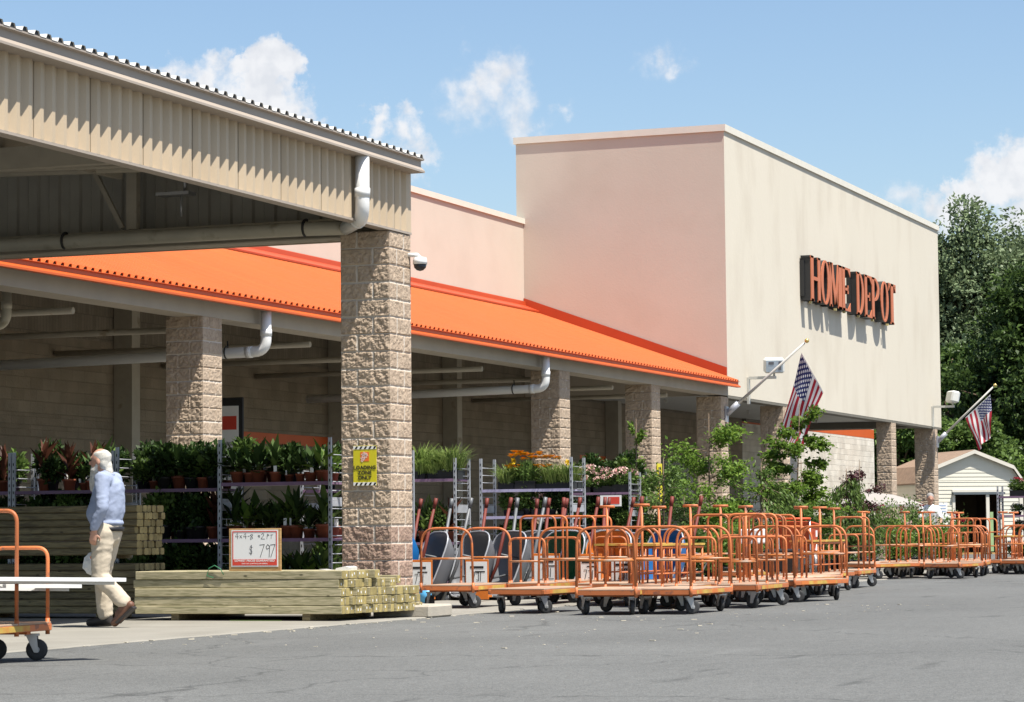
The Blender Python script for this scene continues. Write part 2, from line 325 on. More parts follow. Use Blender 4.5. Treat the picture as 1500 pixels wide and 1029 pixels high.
# ------------------------------------------------------------------ ground
def ground():
    m = bpy.data.materials.new('asphalt'); m.use_nodes = True; nt = m.node_tree; N = nt.nodes; L = nt.links; b = N['Principled BSDF']; b.inputs['Roughness'].default_value = .88
    b.inputs['Specular IOR Level'].default_value = .25
    tc = N.new('ShaderNodeTexCoord')
    def nz(sc, det, st=None):
        n = N.new('ShaderNodeTexNoise'); n.inputs['Scale'].default_value = sc; n.inputs['Detail'].default_value = det; v = tc.outputs['Object']
        if st: mp = N.new('ShaderNodeMapping'); mp.inputs['Scale'].default_value = st; L.new(v, mp.inputs[0]); v = mp.outputs[0]
        L.new(v, n.inputs[0]); return n.outputs[0]
    def ramp(src, a, b_, ca, cb):
        r = N.new('ShaderNodeMapRange'); r.inputs[1].default_value = a; r.inputs[2].default_value = b_; r.inputs[3].default_value = ca; r.inputs[4].default_value = cb; L.new(src, r.inputs[0]); return r.outputs[0]
    def mul(a, b_):
        n = N.new('ShaderNodeMath'); n.operation = 'MULTIPLY'; L.new(a, n.inputs[0]); L.new(b_, n.inputs[1]); return n.outputs[0]
    agg = N.new('ShaderNodeTexVoronoi'); agg.inputs['Scale'].default_value = 95; L.new(tc.outputs['Object'], agg.inputs[0])
    sp = N.new('ShaderNodeSeparateColor'); L.new(agg.outputs['Color'], sp.inputs[0])
    k = mul(ramp(nz(.35, 6), .3, .7, .9, 1.1), ramp(nz(5, 6, (1, 2.2, 1)), .3, .7, .93, 1.07))
    k = mul(k, ramp(sp.outputs[0], 0, 1, .72, 1.3))
    k = mul(k, ramp(nz(.8, 4, (.5, 3, 1)), .64, .72, 1, .66))            # oil stains
    k = mul(k, ramp(nz(.55, 3, (.25, 2.2, 1)), .62, .72, 1, 1.2))       # pale drag marks
    vc = N.new('ShaderNodeTexVoronoi'); vc.feature = 'DISTANCE_TO_EDGE'; vc.inputs['Scale'].default_value = .21
    wp = N.new('ShaderNodeTexNoise'); wp.inputs['Scale'].default_value = 1.6; wp.inputs['Detail'].default_value = 6; L.new(tc.outputs['Object'], wp.inputs[0])
    wm = N.new('ShaderNodeVectorMath'); wm.operation = 'MULTIPLY_ADD'; wm.inputs[1].default_value = (1.1, 1.1, 0); L.new(wp.outputs['Color'], wm.inputs[0]); L.new(tc.outputs['Object'], wm.inputs[2]); L.new(wm.outputs[0], vc.inputs[0])
    k = mul(k, ramp(vc.outputs['Distance'], .0, .006, .62, 1))            # hairline cracks
    cr = N.new('ShaderNodeCombineColor')
    for i, c in enumerate((.128, .129, .122)):
        n = N.new('ShaderNodeMath'); n.operation = 'MULTIPLY'; n.inputs[1].default_value = c; L.new(k, n.inputs[0]); L.new(n.outputs[0], cr.inputs[i])
    L.new(cr.outputs[0], b.inputs['Base Color'])
    bp = N.new('ShaderNodeBump'); bp.inputs['Strength'].default_value = .5; bp.inputs['Distance'].default_value = .006; L.new(agg.outputs['Distance'], bp.inputs['Height']); L.new(bp.outputs[0], b.inputs['Normal'])
    g = MB(); g.add([(-60, -250, 0), (600, -250, 0), (600, 350, 0), (-60, 350, 0)], [(0, 1, 2, 3)])
    tag(g.build('ground', m), kind='structure')
    # concrete apron with an uneven broken edge against the asphalt
    rng = random.Random(4); a = MB(); xs = [5+.12*i for i in range(int(60/.12))]; top = []
    for i, x in enumerate(xs):
        e = 11.58+.05*mnoise.noise(Vector((x*1.3, 3, 0)))+.035*mnoise.noise(Vector((x*6, 9, 0)))
        top.append(e)
    vs = []; fs = []
    for x, e in zip(xs, top): vs += [(x, e, .001), (x, e+.03, .012), (x, 24.4, .014)]
    for i in range(len(xs)-1): fs += [(3*i, 3*i+3, 3*i+4, 3*i+1), (3*i+1, 3*i+4, 3*i+5, 3*i+2)]
    a.add(vs, fs); tag(a.build('concrete_apron', M['concrete']), kind='structure')
    # far planting strip
    bed = MB(); bed.box(62, 84, 8.2, 11.8, 0, .05); tag(bed.build('planting_bed', mat('mulch', (.09, .05, .04), .95, var=.3, vscale=6)), kind='structure')
    # chips of wood and paper on the tarmac
    d = MB()
    for i in range(230):
        x = rng.uniform(20, 33); y = rng.uniform(7, 11.6) if i % 3 else rng.gauss(11.5, .12)
        s_ = rng.choice([.006, .008, .012, .02]); MM = Matrix.Translation((x, y, .004+s_*.15)) @ Matrix.Rotation(rng.uniform(0, 6), 4, 'Z')
        d.box(-s_*1.4, s_*1.4, -s_*.5, s_*.5, -s_*.15, s_*.2, 0, MM)
    tag(d.build('debris', mat('wood_chip', (.55, .49, .38), .9, var=.2)), 'pale wood chips and scraps scattered on the asphalt by the lumber', 'debris', kind='stuff')
ground()

# ------------------------------------------------------------------ split-face pillars
def pillar(x, y, top, w=.61, d=.61, step=.016, label='', amp=.017, seed=0, low=0):
    """w along Y, d along X; rough block faces with flush mortar joints, real relief"""
    def height(u, z, wid, par, fseed):
        c = int(z//.2032); zz = z-c*.2032; odd = (c+par) % 2
        if wid > .5: joint = .406 if not odd else .203
        else: joint = wid/2 if odd else -1
        dm = min(zz, .2032-zz, abs(u-joint) if joint > 0 else 9)
        k = min(1, max(0, (dm-.006)/.010))
        p = Vector((u*21+fseed*7.1, z*21, seed*3.3+(c*5.1+(u > joint)*2.7)))
        n = mnoise.noise(p)+.6*mnoise.noise(p*2.3)+.35*mnoise.noise(p*5.1)
        return k*(.014+amp*(.75 if fseed == 0 else .4)*n), k
    t = thing('stone_pillar', label, 'pillar', (x, y, 0), 0, 'split-face block pillars along the store front')
    faces = [((0, w, 0), (0, -1, 0), w, (-1, 0, 0)), ((0, 0, 0), (1, 0, 0), d, (0, -1, 0)), ((d, 0, 0), (0, 1, 0), w, (1, 0, 0)), ((d, w, 0), (-1, 0, 0), d, (0, 1, 0))]
    mb = MB(); nzs = int(top/step)
    for fi, (o, du, wid, nrm) in enumerate(faces):
        st = step if fi < 2 else step*3; nu = max(4, int(wid/st)); nv = int(top/st)
        o = Vector(o); du = Vector(du); nrm = Vector(nrm); vs = []; fs = []; ms = []
        kk = []
        for j in range(nv+1):
            z = top*j/nv
            for i in range(nu+1):
                u = wid*i/nu; h, k = height(u, z, wid, fi % 2, fi)
                if i in (0, nu): h = .008
                kk.append(k); vs.append(o+du*u+nrm*h+Vector((0, 0, z)) + (du*(-.008 if i == 0 else .008) if i in (0, nu) else Vector()))
        off = len(mb.v); mb.v += [tuple(v) for v in vs]
        for j in range(nv):
            for i in range(nu):
                a = j*(nu+1)+i; q = (a, a+1, a+nu+2, a+nu+1)
                mb.f.append([off+t_ for t_ in q]); mb.s.append(False)
                mk = sum(kk[t_] for t_ in q)/4
                mb.m.append(1 if mk < .5 else (2 if top*j/nv < low else 0))
    mb.box(.005, d-.005, .005, w-.005, top-.01, top, 0)
    mb.build('shaft', [M['split'], M['mortar'], M['split_low']], t)
    return t
pillar(29.08, 12.71, 4.46, label='tall near block pillar with yellow sign, standing behind the lumber stack', seed=1, step=.0125, low=1.02)
pillar(36.65, 19.1, 4.23, label='block pillar behind plant racks, left of the pillar with the yellow sign', seed=2, step=.018)
pillar(52.35, 19.1, 4.23, label='block pillar rising behind the rack of orange flowers', seed=4, step=.024)
pillar(58.4, 19.1, 4.23, label='block pillar with a small yellow sign and climbing leaves', seed=5, step=.024)
pillar(63.9, 19.12, 4.2, label='block pillar at the big wall corner carrying the first flagpole', seed=6, step=.03)
pillar(69.6, 19.12, 4.2, label='dark block pillar seen behind the hanging flag', seed=7, step=.04)
pillar(82.0, 19.12, 4.2, w=.45, d=.62, label='slim block pillar second from the far end under the big wall', seed=8, step=.03)
pillar(88.0, 19.12, 4.2, label='block pillar at the far end carrying the second flagpole', seed=9, step=.03)
base = MB(); base.bbox(27.4, 28.05, 11.52, 12.2, 0, .14, .02)
tag(base.build('concrete_block', mat('pale_concrete', (.42, .38, .31), .9, var=.1, vscale=5, bump=.4)), 'low pale concrete wheel block at the end of the lumber stack', 'kerb block')

# ------------------------------------------------------------------ store building
def store():
    t = thing('store_building', 'large beige stucco store with a tall projecting entrance block', 'building')
    b = MB(); X0, X1, Y0, Y1, Z0, Z1 = 64.44, 89.2, 19.1, 24.62, 4.25, 10.80
    b.add([(X0, Y0, Z0), (X1, Y0, Z0), (X1, Y1, Z0), (X0, Y1, Z0), (X0, Y0, Z1), (X1, Y0, Z1), (X1, Y1, Z1), (X0, Y1, Z1)],
          [(0, 1, 5, 4), (1, 2, 6, 5), (4, 5, 6, 7)], False, 0)
    b.add([(X1, Y1, 4.45), (X0, Y1, 4.45), (X0, Y1, Z1), (X1, Y1, Z1)], [(0, 1, 2, 3)], False, 0)
    b.add([(X0, Y0, Z0), (X0, Y1, Z0), (X0, Y1, Z1), (X0, Y0, Z1)], [(0, 1, 2, 3)], False, 1)
    b.build('upper_block', [M['stucco'], M['stucco_bounce_tint']], t)
    s = MB(); s.box(X0+.01, X1-.01, Y0+.35, Y1-.01, 4.50, 4.56)
    for k in range(6): s.box(X0+2+4*k, X0+2.06+4*k, 20.4, 20.46, 4.40, 4.50)
    for k in range(6): s.box(X0+2+4*k, X0+2.06+4*k, 22.6, 22.66, 4.40, 4.50)
    s.build('soffit', mat('soffit_white', (.55, .53, .48), .7, var=.04), t)
    fb = MB(); fb.box(X0+.01, X1-.01, Y0+.004, Y0+.34, Z0-.07, Z0-.003); fb.box(X0+.01, X1-.01, Y0+.20, Y0+.34, Z0, 4.56); fb.box(84.0, X1-.02, 24.3, 24.6, 4.41, 4.495); fb.box(X1-.3, X1-.02, Y0+.36, 24.28, 4.28, 4.495)
    fb.build('soffit_beam', mat('dark_bronze', (.16, .145, .115), .6, var=.1), t)
    c = MB()
    for (x0, x1, y0, y1) in ((X0-.05, X1+.05, Y0-.05, Y0+.25), (X0-.05, X0+.25, Y0+.251, Y1+.05), (X1-.25, X1+.05, Y0+.251, Y1+.05), (X0+.251, X1-.251, Y1-.25, Y1+.05)):
        c.box(x0, x1, y0, y1, Z1+.003, Z1+.17)
    c.build('coping', M['coping'], t)
    u = MB(); u.box(29.8, X0-.004, 24.43, 24.8, 5.2, 8.74); u.build('main_wall_upper', M['stucco_bounce_tint'], t)
    u = MB(); u.box(29.75, X0-.01, 24.38, 24.85, 8.743, 8.88); u.build('coping', M['coping'], t)
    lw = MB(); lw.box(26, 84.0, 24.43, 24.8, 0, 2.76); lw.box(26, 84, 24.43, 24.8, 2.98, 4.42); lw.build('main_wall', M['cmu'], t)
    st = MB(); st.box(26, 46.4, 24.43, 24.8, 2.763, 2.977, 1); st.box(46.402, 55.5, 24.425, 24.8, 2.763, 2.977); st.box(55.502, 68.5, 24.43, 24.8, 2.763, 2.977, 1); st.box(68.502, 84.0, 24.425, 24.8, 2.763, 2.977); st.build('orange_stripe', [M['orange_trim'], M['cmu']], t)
    uw = MB(); uw.box(26, 84.0, 24.435, 24.8, 4.423, 6.2); uw.build('ribbed_wall_band', M['cmu_up'], t)
    ew = MB(); ew.box(84.004, 101.9, 24.43, 24.8, 0, 4.36); ew.box(84.004, 101.9, 24.43, 24.8, 4.703, 5.6); ew.build('end_wall', M['cmu_white'], t)
    es = MB(); es.box(84.004, 101.902, 24.425, 24.8, 4.363, 4.70); es.build('orange_stripe', M['orange_trim'], t)
    for x in (37.2, 43.4, 52.6, 58.95, 64.85, 70.6): MB().box(x, x+.3, 24.05, 24.42, 0, 5.4).build('pilaster', M['steel_tan'], t)
    bk = MB(); bk.box(29.8, 101.9, 24.81, 60, 0, 5.1); bk.build('rear_block', M['stucco'], t)
    dr = MB(); dr.box(72.5, 78.5, 24.38, 24.42, .05, 3.0); dr.build('entrance_door', mat('dark_glass', (.02, .022, .024), .15, var=.1), t)
store()

def rib_sheet(x0, x1, pitch, prof, place, mb):
    """corrugated sheet: profile points (fraction of pitch, rise) repeated from x0 to x1; place(x, rise, end) -> point"""
    xs = []
    n = int((x1-x0)/pitch)
    for k in range(n+1):
        for (f, h) in prof:
            x = x0+(k+f)*pitch
            if x <= x1: xs.append((x, h))
    o = len(mb.v)
    for (x, h) in xs: mb.v.append(tuple(place(x, h, 0))); mb.v.append(tuple(place(x, h, 1)))
    for i in range(len(xs)-1): mb.f.append([o+2*i, o+2*i+2, o+2*i+3, o+2*i+1]); mb.s.append(False); mb.m.append(0)
TRAP = [(0, 0), (.34, 0), (.46, .042), (.74, .042), (.86, 0)]

def drainpipe(parent, path, r, m, hangers=(), elbow=True):
    p = MB(); P = arc_path(path, .2, 7); p.tube(P, r, 14); o = p.build('drainpipe', m, parent)
    a = Vector(path[0]); b = Vector(path[1]); c = Vector(path[2])
    d1 = (a-b).normalized(); d2 = (c-b).normalized()
    [MB().tube([b+q*.24, b+q*.34], r*1.1, 14).build('coupling', m, o) for q in (d1, d2)]
    for h in hangers:
        q = MB(); h = Vector(h); n = 12
        q.tube([h+Vector((math.cos(g)*(r+.012), 0, math.sin(g)*(r+.012))) for g in [math.pi*(.35+1.4*k/n) for k in range(n+1)]]+[h+Vector((.02, 0, r+.1))], .012, 6)
        q.build('pipe_hanger', M['black'], o)

def orange_canopy():
    t = thing('entrance_canopy', 'long orange ribbed metal canopy roof along the store wall', 'canopy')
    mb = MB(); y0, z0, y1, z1 = 18.80, 4.575, 24.42, 6.56; X0, X1 = 29.85, 64.42
    sl = Vector((0, y1-y0, z1-z0)).normalized(); nr = Vector((0, -sl.z, sl.y))
    rib_sheet(X0, X1, .2032, TRAP, lambda x, h, e: Vector((x, (y0, y1)[e], (z0, z1)[e]))+nr*h, mb); mb.build('roof_sheet', M['orange_roof'], t)
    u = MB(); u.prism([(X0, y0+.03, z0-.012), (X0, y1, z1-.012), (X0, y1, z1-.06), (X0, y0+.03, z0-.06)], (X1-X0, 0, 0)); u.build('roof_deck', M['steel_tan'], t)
    cl = MB(); rib_sheet(X0, X1, .2032, [(f, h-.003) for f, h in TRAP], lambda x, h, q: Vector((x, y0+.010+.004*q, z0-.02+(h+.018)*q)), cl)
    cl.build('rib_gap_shade', M['black'], t)  # black strip set in the open rib ends to give their dark shade
    e = MB(); XE = 64.44
    e.prism([(X0-.02, 18.85, 4.572), (X0-.02, 18.775, 4.572), (X0-.02, 18.775, 4.562), (X0-.02, 18.815, 4.555), (X0-.02, 18.815, 4.50), (X0-.02, 18.755, 4.455), (X0-.02, 18.755, 4.425), (X0-.02, 18.86, 4.425), (X0-.02, 18.86, 4.57)], (XE-X0, 0, 0))
    e.build('eave_trim', M['orange_trim'], t)
    f = MB(); f.prism([(X0, y1-.004, z1+.22), (X0, y1-.05, z1+.20), (X0, y1-.06, z1+.10), (X0, y1-.42, z1-.05), (X0, y1-.42, z1-.09), (X0, y1-.004, z1+.05)], (X1-X0, 0, 0)); f.build('wall_flashing', M['orange_dark'], t)
    g = MB(); a = Vector((X1+.004, y0+.3, z0+.1)); d = Vector((0, y1-y0-.3, (z1-z0)*(1-.3/(y1-y0))))
    g.add([a, a+d, a+d+Vector((0, 0, .30)), a+Vector((0, 0, .26)), a+Vector((-.05, 0, 0)), a+d+Vector((-.05, 0, 0)), a+d+Vector((-.05, 0, .30)), a+Vector((-.05, 0, .26))],
          [(0, 1, 2, 3), (4, 7, 6, 5), (0, 3, 7, 4), (3, 2, 6, 7), (0, 4, 5, 1), (1, 5, 6, 2)]); g.build('side_flashing', M['orange_dark'], t)
    b = MB(); b.box(X0, 64.42, 19.08, 19.55, 4.232, 4.50); b.build('front_beam', M['beam'], t)
    for x in [30+2.62*k for k in range(14)]: MB().prism([(x, 19.56, 4.55), (x, 24.4, 6.25), (x, 24.4, 6.05), (x, 19.56, 4.35)], (.12, 0, 0)).build('rafter', M['steel_tan'], t)
    for x in (33.5, 37.4, 41.3, 45.2, 49.1, 53, 56.9, 60.8): MB().tube([(x, 19.5, 4.1), (x, 24.4, 4.1)], .05, 8).build('tie_rod', M['steel_tan'], t)
    for (x, hz) in ((38.47, True), (51.1, True)):
        drainpipe(t, [(x, 18.93, 4.43), (x, 18.93, 3.80), (x, 24.2, 3.72)], .085, M['pvc'], [(x, 19.62, 3.80)])
    drainpipe(t, [(33.2, 20.4, 4.4), (33.2, 20.4, 3.9), (33.2, 24.2, 3.85)], .07, M['pvc_old'])
orange_canopy()

def lumber_canopy():
    t = thing('lumber_canopy', 'tan corrugated loading canopy with a deep ribbed fascia, over the lumber', 'canopy')
    X0, X1, YF = 13.0, 29.70, 12.71
    mb = MB(); prof = [(0, 0), (.16, 0), (.40, .046), (.66, .046), (.74, 0)]
    rib_sheet(X0, X1-.08, .2032, prof, lambda x, h, e: Vector((x, YF+.02-h, (4.49, 5.234)[e])), mb)
    mb.add([(X1-.10, YF-.018, 4.49), (X1, YF-.018, 4.49), (X1, YF-.018, 5.234), (X1-.10, YF-.018, 5.234)], [(0, 1, 2, 3)]); mb.add([(X1, YF-.018, 4.49), (X1, YF+.1, 4.49), (X1, YF+.1, 5.234), (X1, YF-.018, 5.234)], [(0, 1, 2, 3)])
    for k in range(18):
        x = X0+.2032*5*k+.03
        if x > X1-.3: break
        mb.box(x, x+.006, YF+.015, YF+.019, 4.495, 5.225, 1)
        for z in (4.56, 5.08): mb.lathe([(.009, 0), (.009, .006), (.003, .008)], (x+.045, YF+.012, z), 6, 'Y', 2)
    mb.build('fascia_panel', [M['tan'], mat('panel_joint', (.27, .215, .15), .7), M['zinc']], t)
    tr = MB(); tr.prism([(X0, YF-.025, 4.465), (X0, YF-.025, 4.492), (X0, YF+.12, 4.492), (X0, YF+.12, 4.465)], (X1-X0, 0, 0)); tr.build('bottom_trim', M['tan_cap'], t)
    c = MB(); XE = X1-.02; YC = 12.55
    c.prism([(X0, YC+.04, 5.359), (X0, YC-.045, 5.362), (X0, YC-.045, 5.346), (X0, YC, 5.339), (X0, YC, 5.269), (X0, YC-.05, 5.219), (X0, YC-.05, 5.196), (X0, YF+.01, 5.196), (X0, YF+.01, 5.334)], (XE-X0, 0, 0)); c.build('eave_cap', M['tan_cap'], t)
    rb = MB(); z0, z1, y0, y1 = 5.364, 5.914, 12.50, 24.42
    rib_sheet(X0, XE, .2032, TRAP, lambda x, h, e: Vector((x, (y0, y1)[e], (z0, z1)[e]+h)), rb); rb.build('roof_sheet', mat('pale_roof_metal', (.62, .60, .55), .4, var=.05), t)
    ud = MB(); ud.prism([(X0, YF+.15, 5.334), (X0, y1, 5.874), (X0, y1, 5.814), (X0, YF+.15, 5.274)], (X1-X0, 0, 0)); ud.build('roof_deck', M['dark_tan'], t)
    cl = MB(); rib_sheet(X0, XE, .2032, [(f, h-.003) for f, h in TRAP], lambda x, h, q: Vector((x, y0+.010+.004*q, z0-.02+(h+.018)*q)), cl)
    cl.build('rib_gap_shade', M['black'], t)  # shade of the openings under the ribs, made as a black strip
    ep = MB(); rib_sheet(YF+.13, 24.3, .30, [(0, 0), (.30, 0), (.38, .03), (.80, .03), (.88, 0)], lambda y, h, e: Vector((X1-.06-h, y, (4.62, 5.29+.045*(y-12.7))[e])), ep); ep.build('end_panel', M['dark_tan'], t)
    ep = MB(); ep.box(X1-.03, X1, YF+.12, 24.3, 4.42, 5.23); ep.build('end_panel', M['tan'], t)
    b = MB(); b.box(29.28, 29.52, YF+.1, 24.3, 4.44, 4.635); b.box(29.24, 29.56, YF+.1, 24.3, 4.42, 4.438); b.box(29.24, 29.56, YF+.1, 24.3, 4.637, 4.655); b.build('end_beam', M['steel_tan'], t)
    [MB().box(29.2, 29.3, y, y+.14, 4.66, 5.44).build('post', M['steel_tan'], t) for y in (16.12, 20.1)]
    br = MB(); br.tube([(29.18, 16.30, 4.68), (29.18, 16.72, 5.44)], .04, 4, smooth=False); br.build('brace', M['steel_tan'], t)
    for x in (18, 22.1, 26.2): MB().box(x, x+.14, YF+.16, 24.2, 5.02, 5.27).build('rafter', M['steel_tan'], t)
    for x, z, r_ in ((28.4, 5.2, .045), (27.6, 5.13, .03)): MB().tube([(x, YF+.2, z), (x, 24.2, z+.3)], r_, 8).build('tie_rod', M['steel_tan'], t)
    for y in (14.5, 16.2, 18, 20, 22): MB().box(X0+.2, 29.0, y, y+.08, 5.09+.045*(y-12.7), 5.27+.045*(y-12.7)).build('purlin', M['steel_tan'], t)
    sp = MB(); sp.box(29.0, 29.2, 15.3, 15.75, 5.02, 5.06); sp.tube([(29.1, 15.45, 5.02), (29.1, 15.45, 4.76)], .015, 6); sp.tube([(29.1, 15.4, 5.06), (29.1, 15.4, 5.3)], .02, 6); sp.build('sprinkler_head', M['zinc'], t)
    drainpipe(t, [(28.05, 12.585, 5.20), (28.05, 12.585, 4.49), (28.95, 13.2, 4.50), ], .082, M['pvc'])
    q = MB(); q.tube([(28.95, 13.2, 4.50), (29.0, 13.7, 4.52), (29.02, 24.0, 4.53)], .085, 12); o = q.build('drainpipe', M['pvc_old'], t)
    for y in (13.75, 17.0):
        h = MB(); h.tube([Vector((29.02-math.sin(g)*.1, y, 4.53+math.cos(g)*.1)) for g in [math.pi*(-.1+1.0*k/10) for k in range(11)]]+[], .018, 6); h.build('pipe_hanger', M['black'], o)
    cm = MB(); cm.box(13.2, 13.8, 12.75, 13.35, 0, 4.46); cm.build('rear_support', M['split'], t)
lumber_canopy()

# ------------------------------------------------------------------ store sign: raised letters on a dark raceway
def store_sign():
    t = thing('store_sign', 'raised orange HOME DEPOT letters with black sides on the beige wall', 'sign', (71.5, 18.80, 7.12))
    H = 1.23; back = .26
    def letter(ch, x0, w):
        s = .22*w/1.0*1.0; sl = .06; q = []                                # stem width, slab height, outlines (x, z)
        def rect(a, b, c, d): q.append([(a, c), (b, c), (b, d), (a, d)])
        sw = w*.27
        if ch == 'H':
            for a in (0, w-sw): rect(a, a+sw, 0, H)
            for a in (-.03, w-sw-.03): rect(a, a+sw+.06, 0, sl); rect(a, a+sw+.06, H-sl, H)
            rect(sw, w-sw, H*.47, H*.55)
        elif ch == 'M':
            rect(0, sw*.55, 0, H); rect(w-sw*1.1, w, 0, H); rect(-.03, sw*.6+.04, 0, sl); rect(w-sw*1.1-.03, w+.03, 0, sl); rect(-.03, sw*.6, H-sl, H); rect(w-sw*1.1, w+.03, H-sl, H)
            q.append([(0, H), (sw*.95, H), (w*.56, H*.06), (w*.40, H*.06)]); q.append([(w*.40, H*.06), (w*.56, H*.06), (w-sw*.9, H), (w-sw*1.25, H)])
        elif ch == 'E':
            rect(0, sw*1.15, 0, H); rect(-.03, w, 0, sl); rect(-.03, w, H-sl, H); rect(sw, w*.72, H*.47, H*.53)
            q.append([(w*.7, sl), (w, sl), (w, H*.20)]); q.append([(w*.7, H-sl), (w, H-sl), (w, H*.80)]); rect(w*.66, w*.76, H*.40, H*.60)
        elif ch == 'T':
            rect(w*.5-sw*.62, w*.5+sw*.62, 0, H); rect(w*.5-sw*.9, w*.5+sw*.9, 0, sl); rect(0, w, H-sl*1.2, H)
            q.append([(0, H-sl), (0, H*.80), (w*.22, H-sl)]); q.append([(w, H-sl), (w, H*.80), (w*.78, H-sl)])
        elif ch in 'ODP':
            n = 22; oz, iz = (0, H), (0, 0)
            if ch == 'O': c = (w/2, H/2); a, b = w/2, H/2; ia, ib = w*.23, H/2-.06; g0, g1 = 0, 2*math.pi
            elif ch == 'D': c = (w*.30, H/2); a, b = w*.70, H/2; ia, ib = w*.40, H/2-.065; g0, g1 = -math.pi/2, math.pi/2
            else: c = (w*.30, H*.72); a, b = w*.70, H*.28; ia, ib = w*.42, H*.28-.065; g0, g1 = -math.pi/2, math.pi/2
            for k in range(n):
                A, B = g0+(g1-g0)*k/n, g0+(g1-g0)*(k+1)/n
                q.append([(c[0]+ia*math.cos(A), c[1]+ib*math.sin(A)), (c[0]+a*math.cos(A), c[1]+b*math.sin(A)), (c[0]+a*math.cos(B), c[1]+b*math.sin(B)), (c[0]+ia*math.cos(B), c[1]+ib*math.sin(B))])
            if ch in 'DP':
                rect(0, w*.302, 0, H); rect(-.03, w*.34, H-sl, H); rect(-.03, w*.36, 0, sl)
        m = MB(); f = MB(); gm = .022
        for pl in q:
            P = [(x0+x, 0, z) for x, z in pl]; m.prism([(p[0], .012, p[2]) for p in P], (0, back, 0))
        for pl in q:
            cx = sum(p[0] for p in pl)/len(pl); cz = sum(p[1] for p in pl)/len(pl)
            f.prism([(x0+x, -.012, z) for x, z in pl], (0, .022, 0))
        o = m.build('letter', M['sign_black'], t); f.build('letter_face', M['sign_orange'], o)
    M['sign_black'] = mat('sign_black', (.022, .022, .022), .45, var=.1); M['sign_orange'] = mat('sign_orange', (.50, .145, .06), .5, var=.08, vscale=2)
    for ch, a, b in zip('HOMEDEPOT', (71.5, 72.56, 73.55, 74.95, 76.66, 77.62, 78.5, 79.6, 80.62), (72.5, 73.56, 74.88, 75.86, 77.5, 78.44, 79.42, 80.6, 81.55)):
        letter(ch, a-71.5, b-a)
    rw = MB(); rw.box(-.05, 4.45, .18, .29, .12, 1.1); rw.box(5.12, 10.1, .18, .29, .12, 1.1); rw.build('raceway', M['sign_black'], t)
    nt = MB()
    for x in (.2, 2.9, 3.9, 5.6, 7.3, 9.2): nt.box(x, x+.1, .05, .12, -.06, .0)
    nt.build('drain_tab', mat('brass_tab', (.55, .45, .2), .4), t)
store_sign()

# ------------------------------------------------------------------ text and flat signs
def text_mesh(body, size, Mx, m, parent, name='lettering', th=.002, align='CENTER', xs=1, bold=.0):
    cu = bpy.data.curves.new('t', 'FONT'); cu.body = body; cu.size = size; cu.align_x = align; cu.extrude = th; cu.offset = bold
    o = bpy.data.objects.new('t', cu); COL.objects.link(o); bpy.context.view_layer.update()
    me = bpy.data.meshes.new_from_object(o.evaluated_get(bpy.context.evaluated_depsgraph_get())); COL.objects.unlink(o); bpy.data.objects.remove(o)
    me.transform(Mx @ Matrix.Diagonal((xs, 1, 1, 1))); me.materials.clear(); me.materials.append(m); me.update(); me.name = name
    return link(name, me, parent)
# board frame facing -X: text x -> -Y, text y -> Z, text z -> -X
FACE = Matrix(((0, 0, -1, 0), (-1, 0, 0, 0), (0, 1, 0, 0), (0, 0, 0, 1)))
def strokes(mb, lines, Mx, r=.003):
    for l in lines:                                                 # flat pen strokes, 0.8 mm proud
        for (x0, y0), (x1, y1) in zip(l[:-1], l[1:]):
            a = Vector((x0, y0, 0)); b = Vector((x1, y1, 0)); d = (b-a).normalized(); n_ = Vector((-d.y, d.x, 0))*r; a = a-d*r*.6; b = b+d*r*.6
            mb.prism([Mx @ p for p in (a+n_, b+n_, b-n_, a-n_)], Mx.to_3x3() @ Vector((0, 0, .0008)))
def loading_sign():
    t = thing('loading_sign', 'yellow LOADING ZONE ONLY sign with striped edges on the tall near pillar', 'sign', (29.035, 13.015, 1.48))
    w, h = .295, .465; b = MB(); b.bbox(-.002, .006, -w/2, w/2, 0, h, .002); b.build('board', M['yellow'], t)
    for z in (.0015, h-.041): MB().box(-.0045, -.0025, -w/2+.002, w/2-.002, z, z+.038).build('edge_band', M['white'], t)
    for z in (.003, h-.038):
        k = MB()
        for i in range(5):
            y = w/2-.02-i*.058
            k.prism([(-.0055, y, z), (-.0055, y-.026, z), (-.0055, y-.026-.02, z+.033), (-.0055, y-.02, z+.033)], (.0008, 0, 0))
        k.build('stripe_marking', M['ink'], t)
    for s_, z in (('LOADING', .192), ('ZONE', .132), ('ONLY', .073)): text_mesh(s_, .060, Matrix.Translation((-.005, 0, z)) @ FACE, M['ink'], t, 'wording', bold=.0008, xs=1.06)
    lg = MB(); lg.box(-.0045, -.0025, -.055, .055, .283, .393); o = lg.build('logo', M['logo'], t)
    for s_, dx, dz, sz in (('THE', -.026, .03, .03), ('HOME', -.004, .004, .036), ('DEPOT', .018, -.022, .036)):
        text_mesh(s_, sz, Matrix.Translation((-.0055, -dx*.5, .333+dz)) @ FACE @ Matrix.Rotation(R(42), 4, 'Z'), M['white'], o, 'logo_wording', bold=.0003, th=.001)
loading_sign()
def pillar_sign():
    t = thing('warning_sign', 'small narrow yellow sign with black marks on the pillar by the climbing plant', 'sign', (58.8, 19.06, 1.55))
    b = MB(); b.box(-.17, .17, -.01, .01, 0, .9); b.build('board', M['yellow'], t)
    k = MB(); k.box(-.13, .13, -.013, -.011, .42, .50)
    for z in (.1, .2, .3, .58, .68, .78): k.box(-.10, .10, -.013, -.011, z, z+.035)
    k.build('wording', M['ink'], t)
pillar_sign()
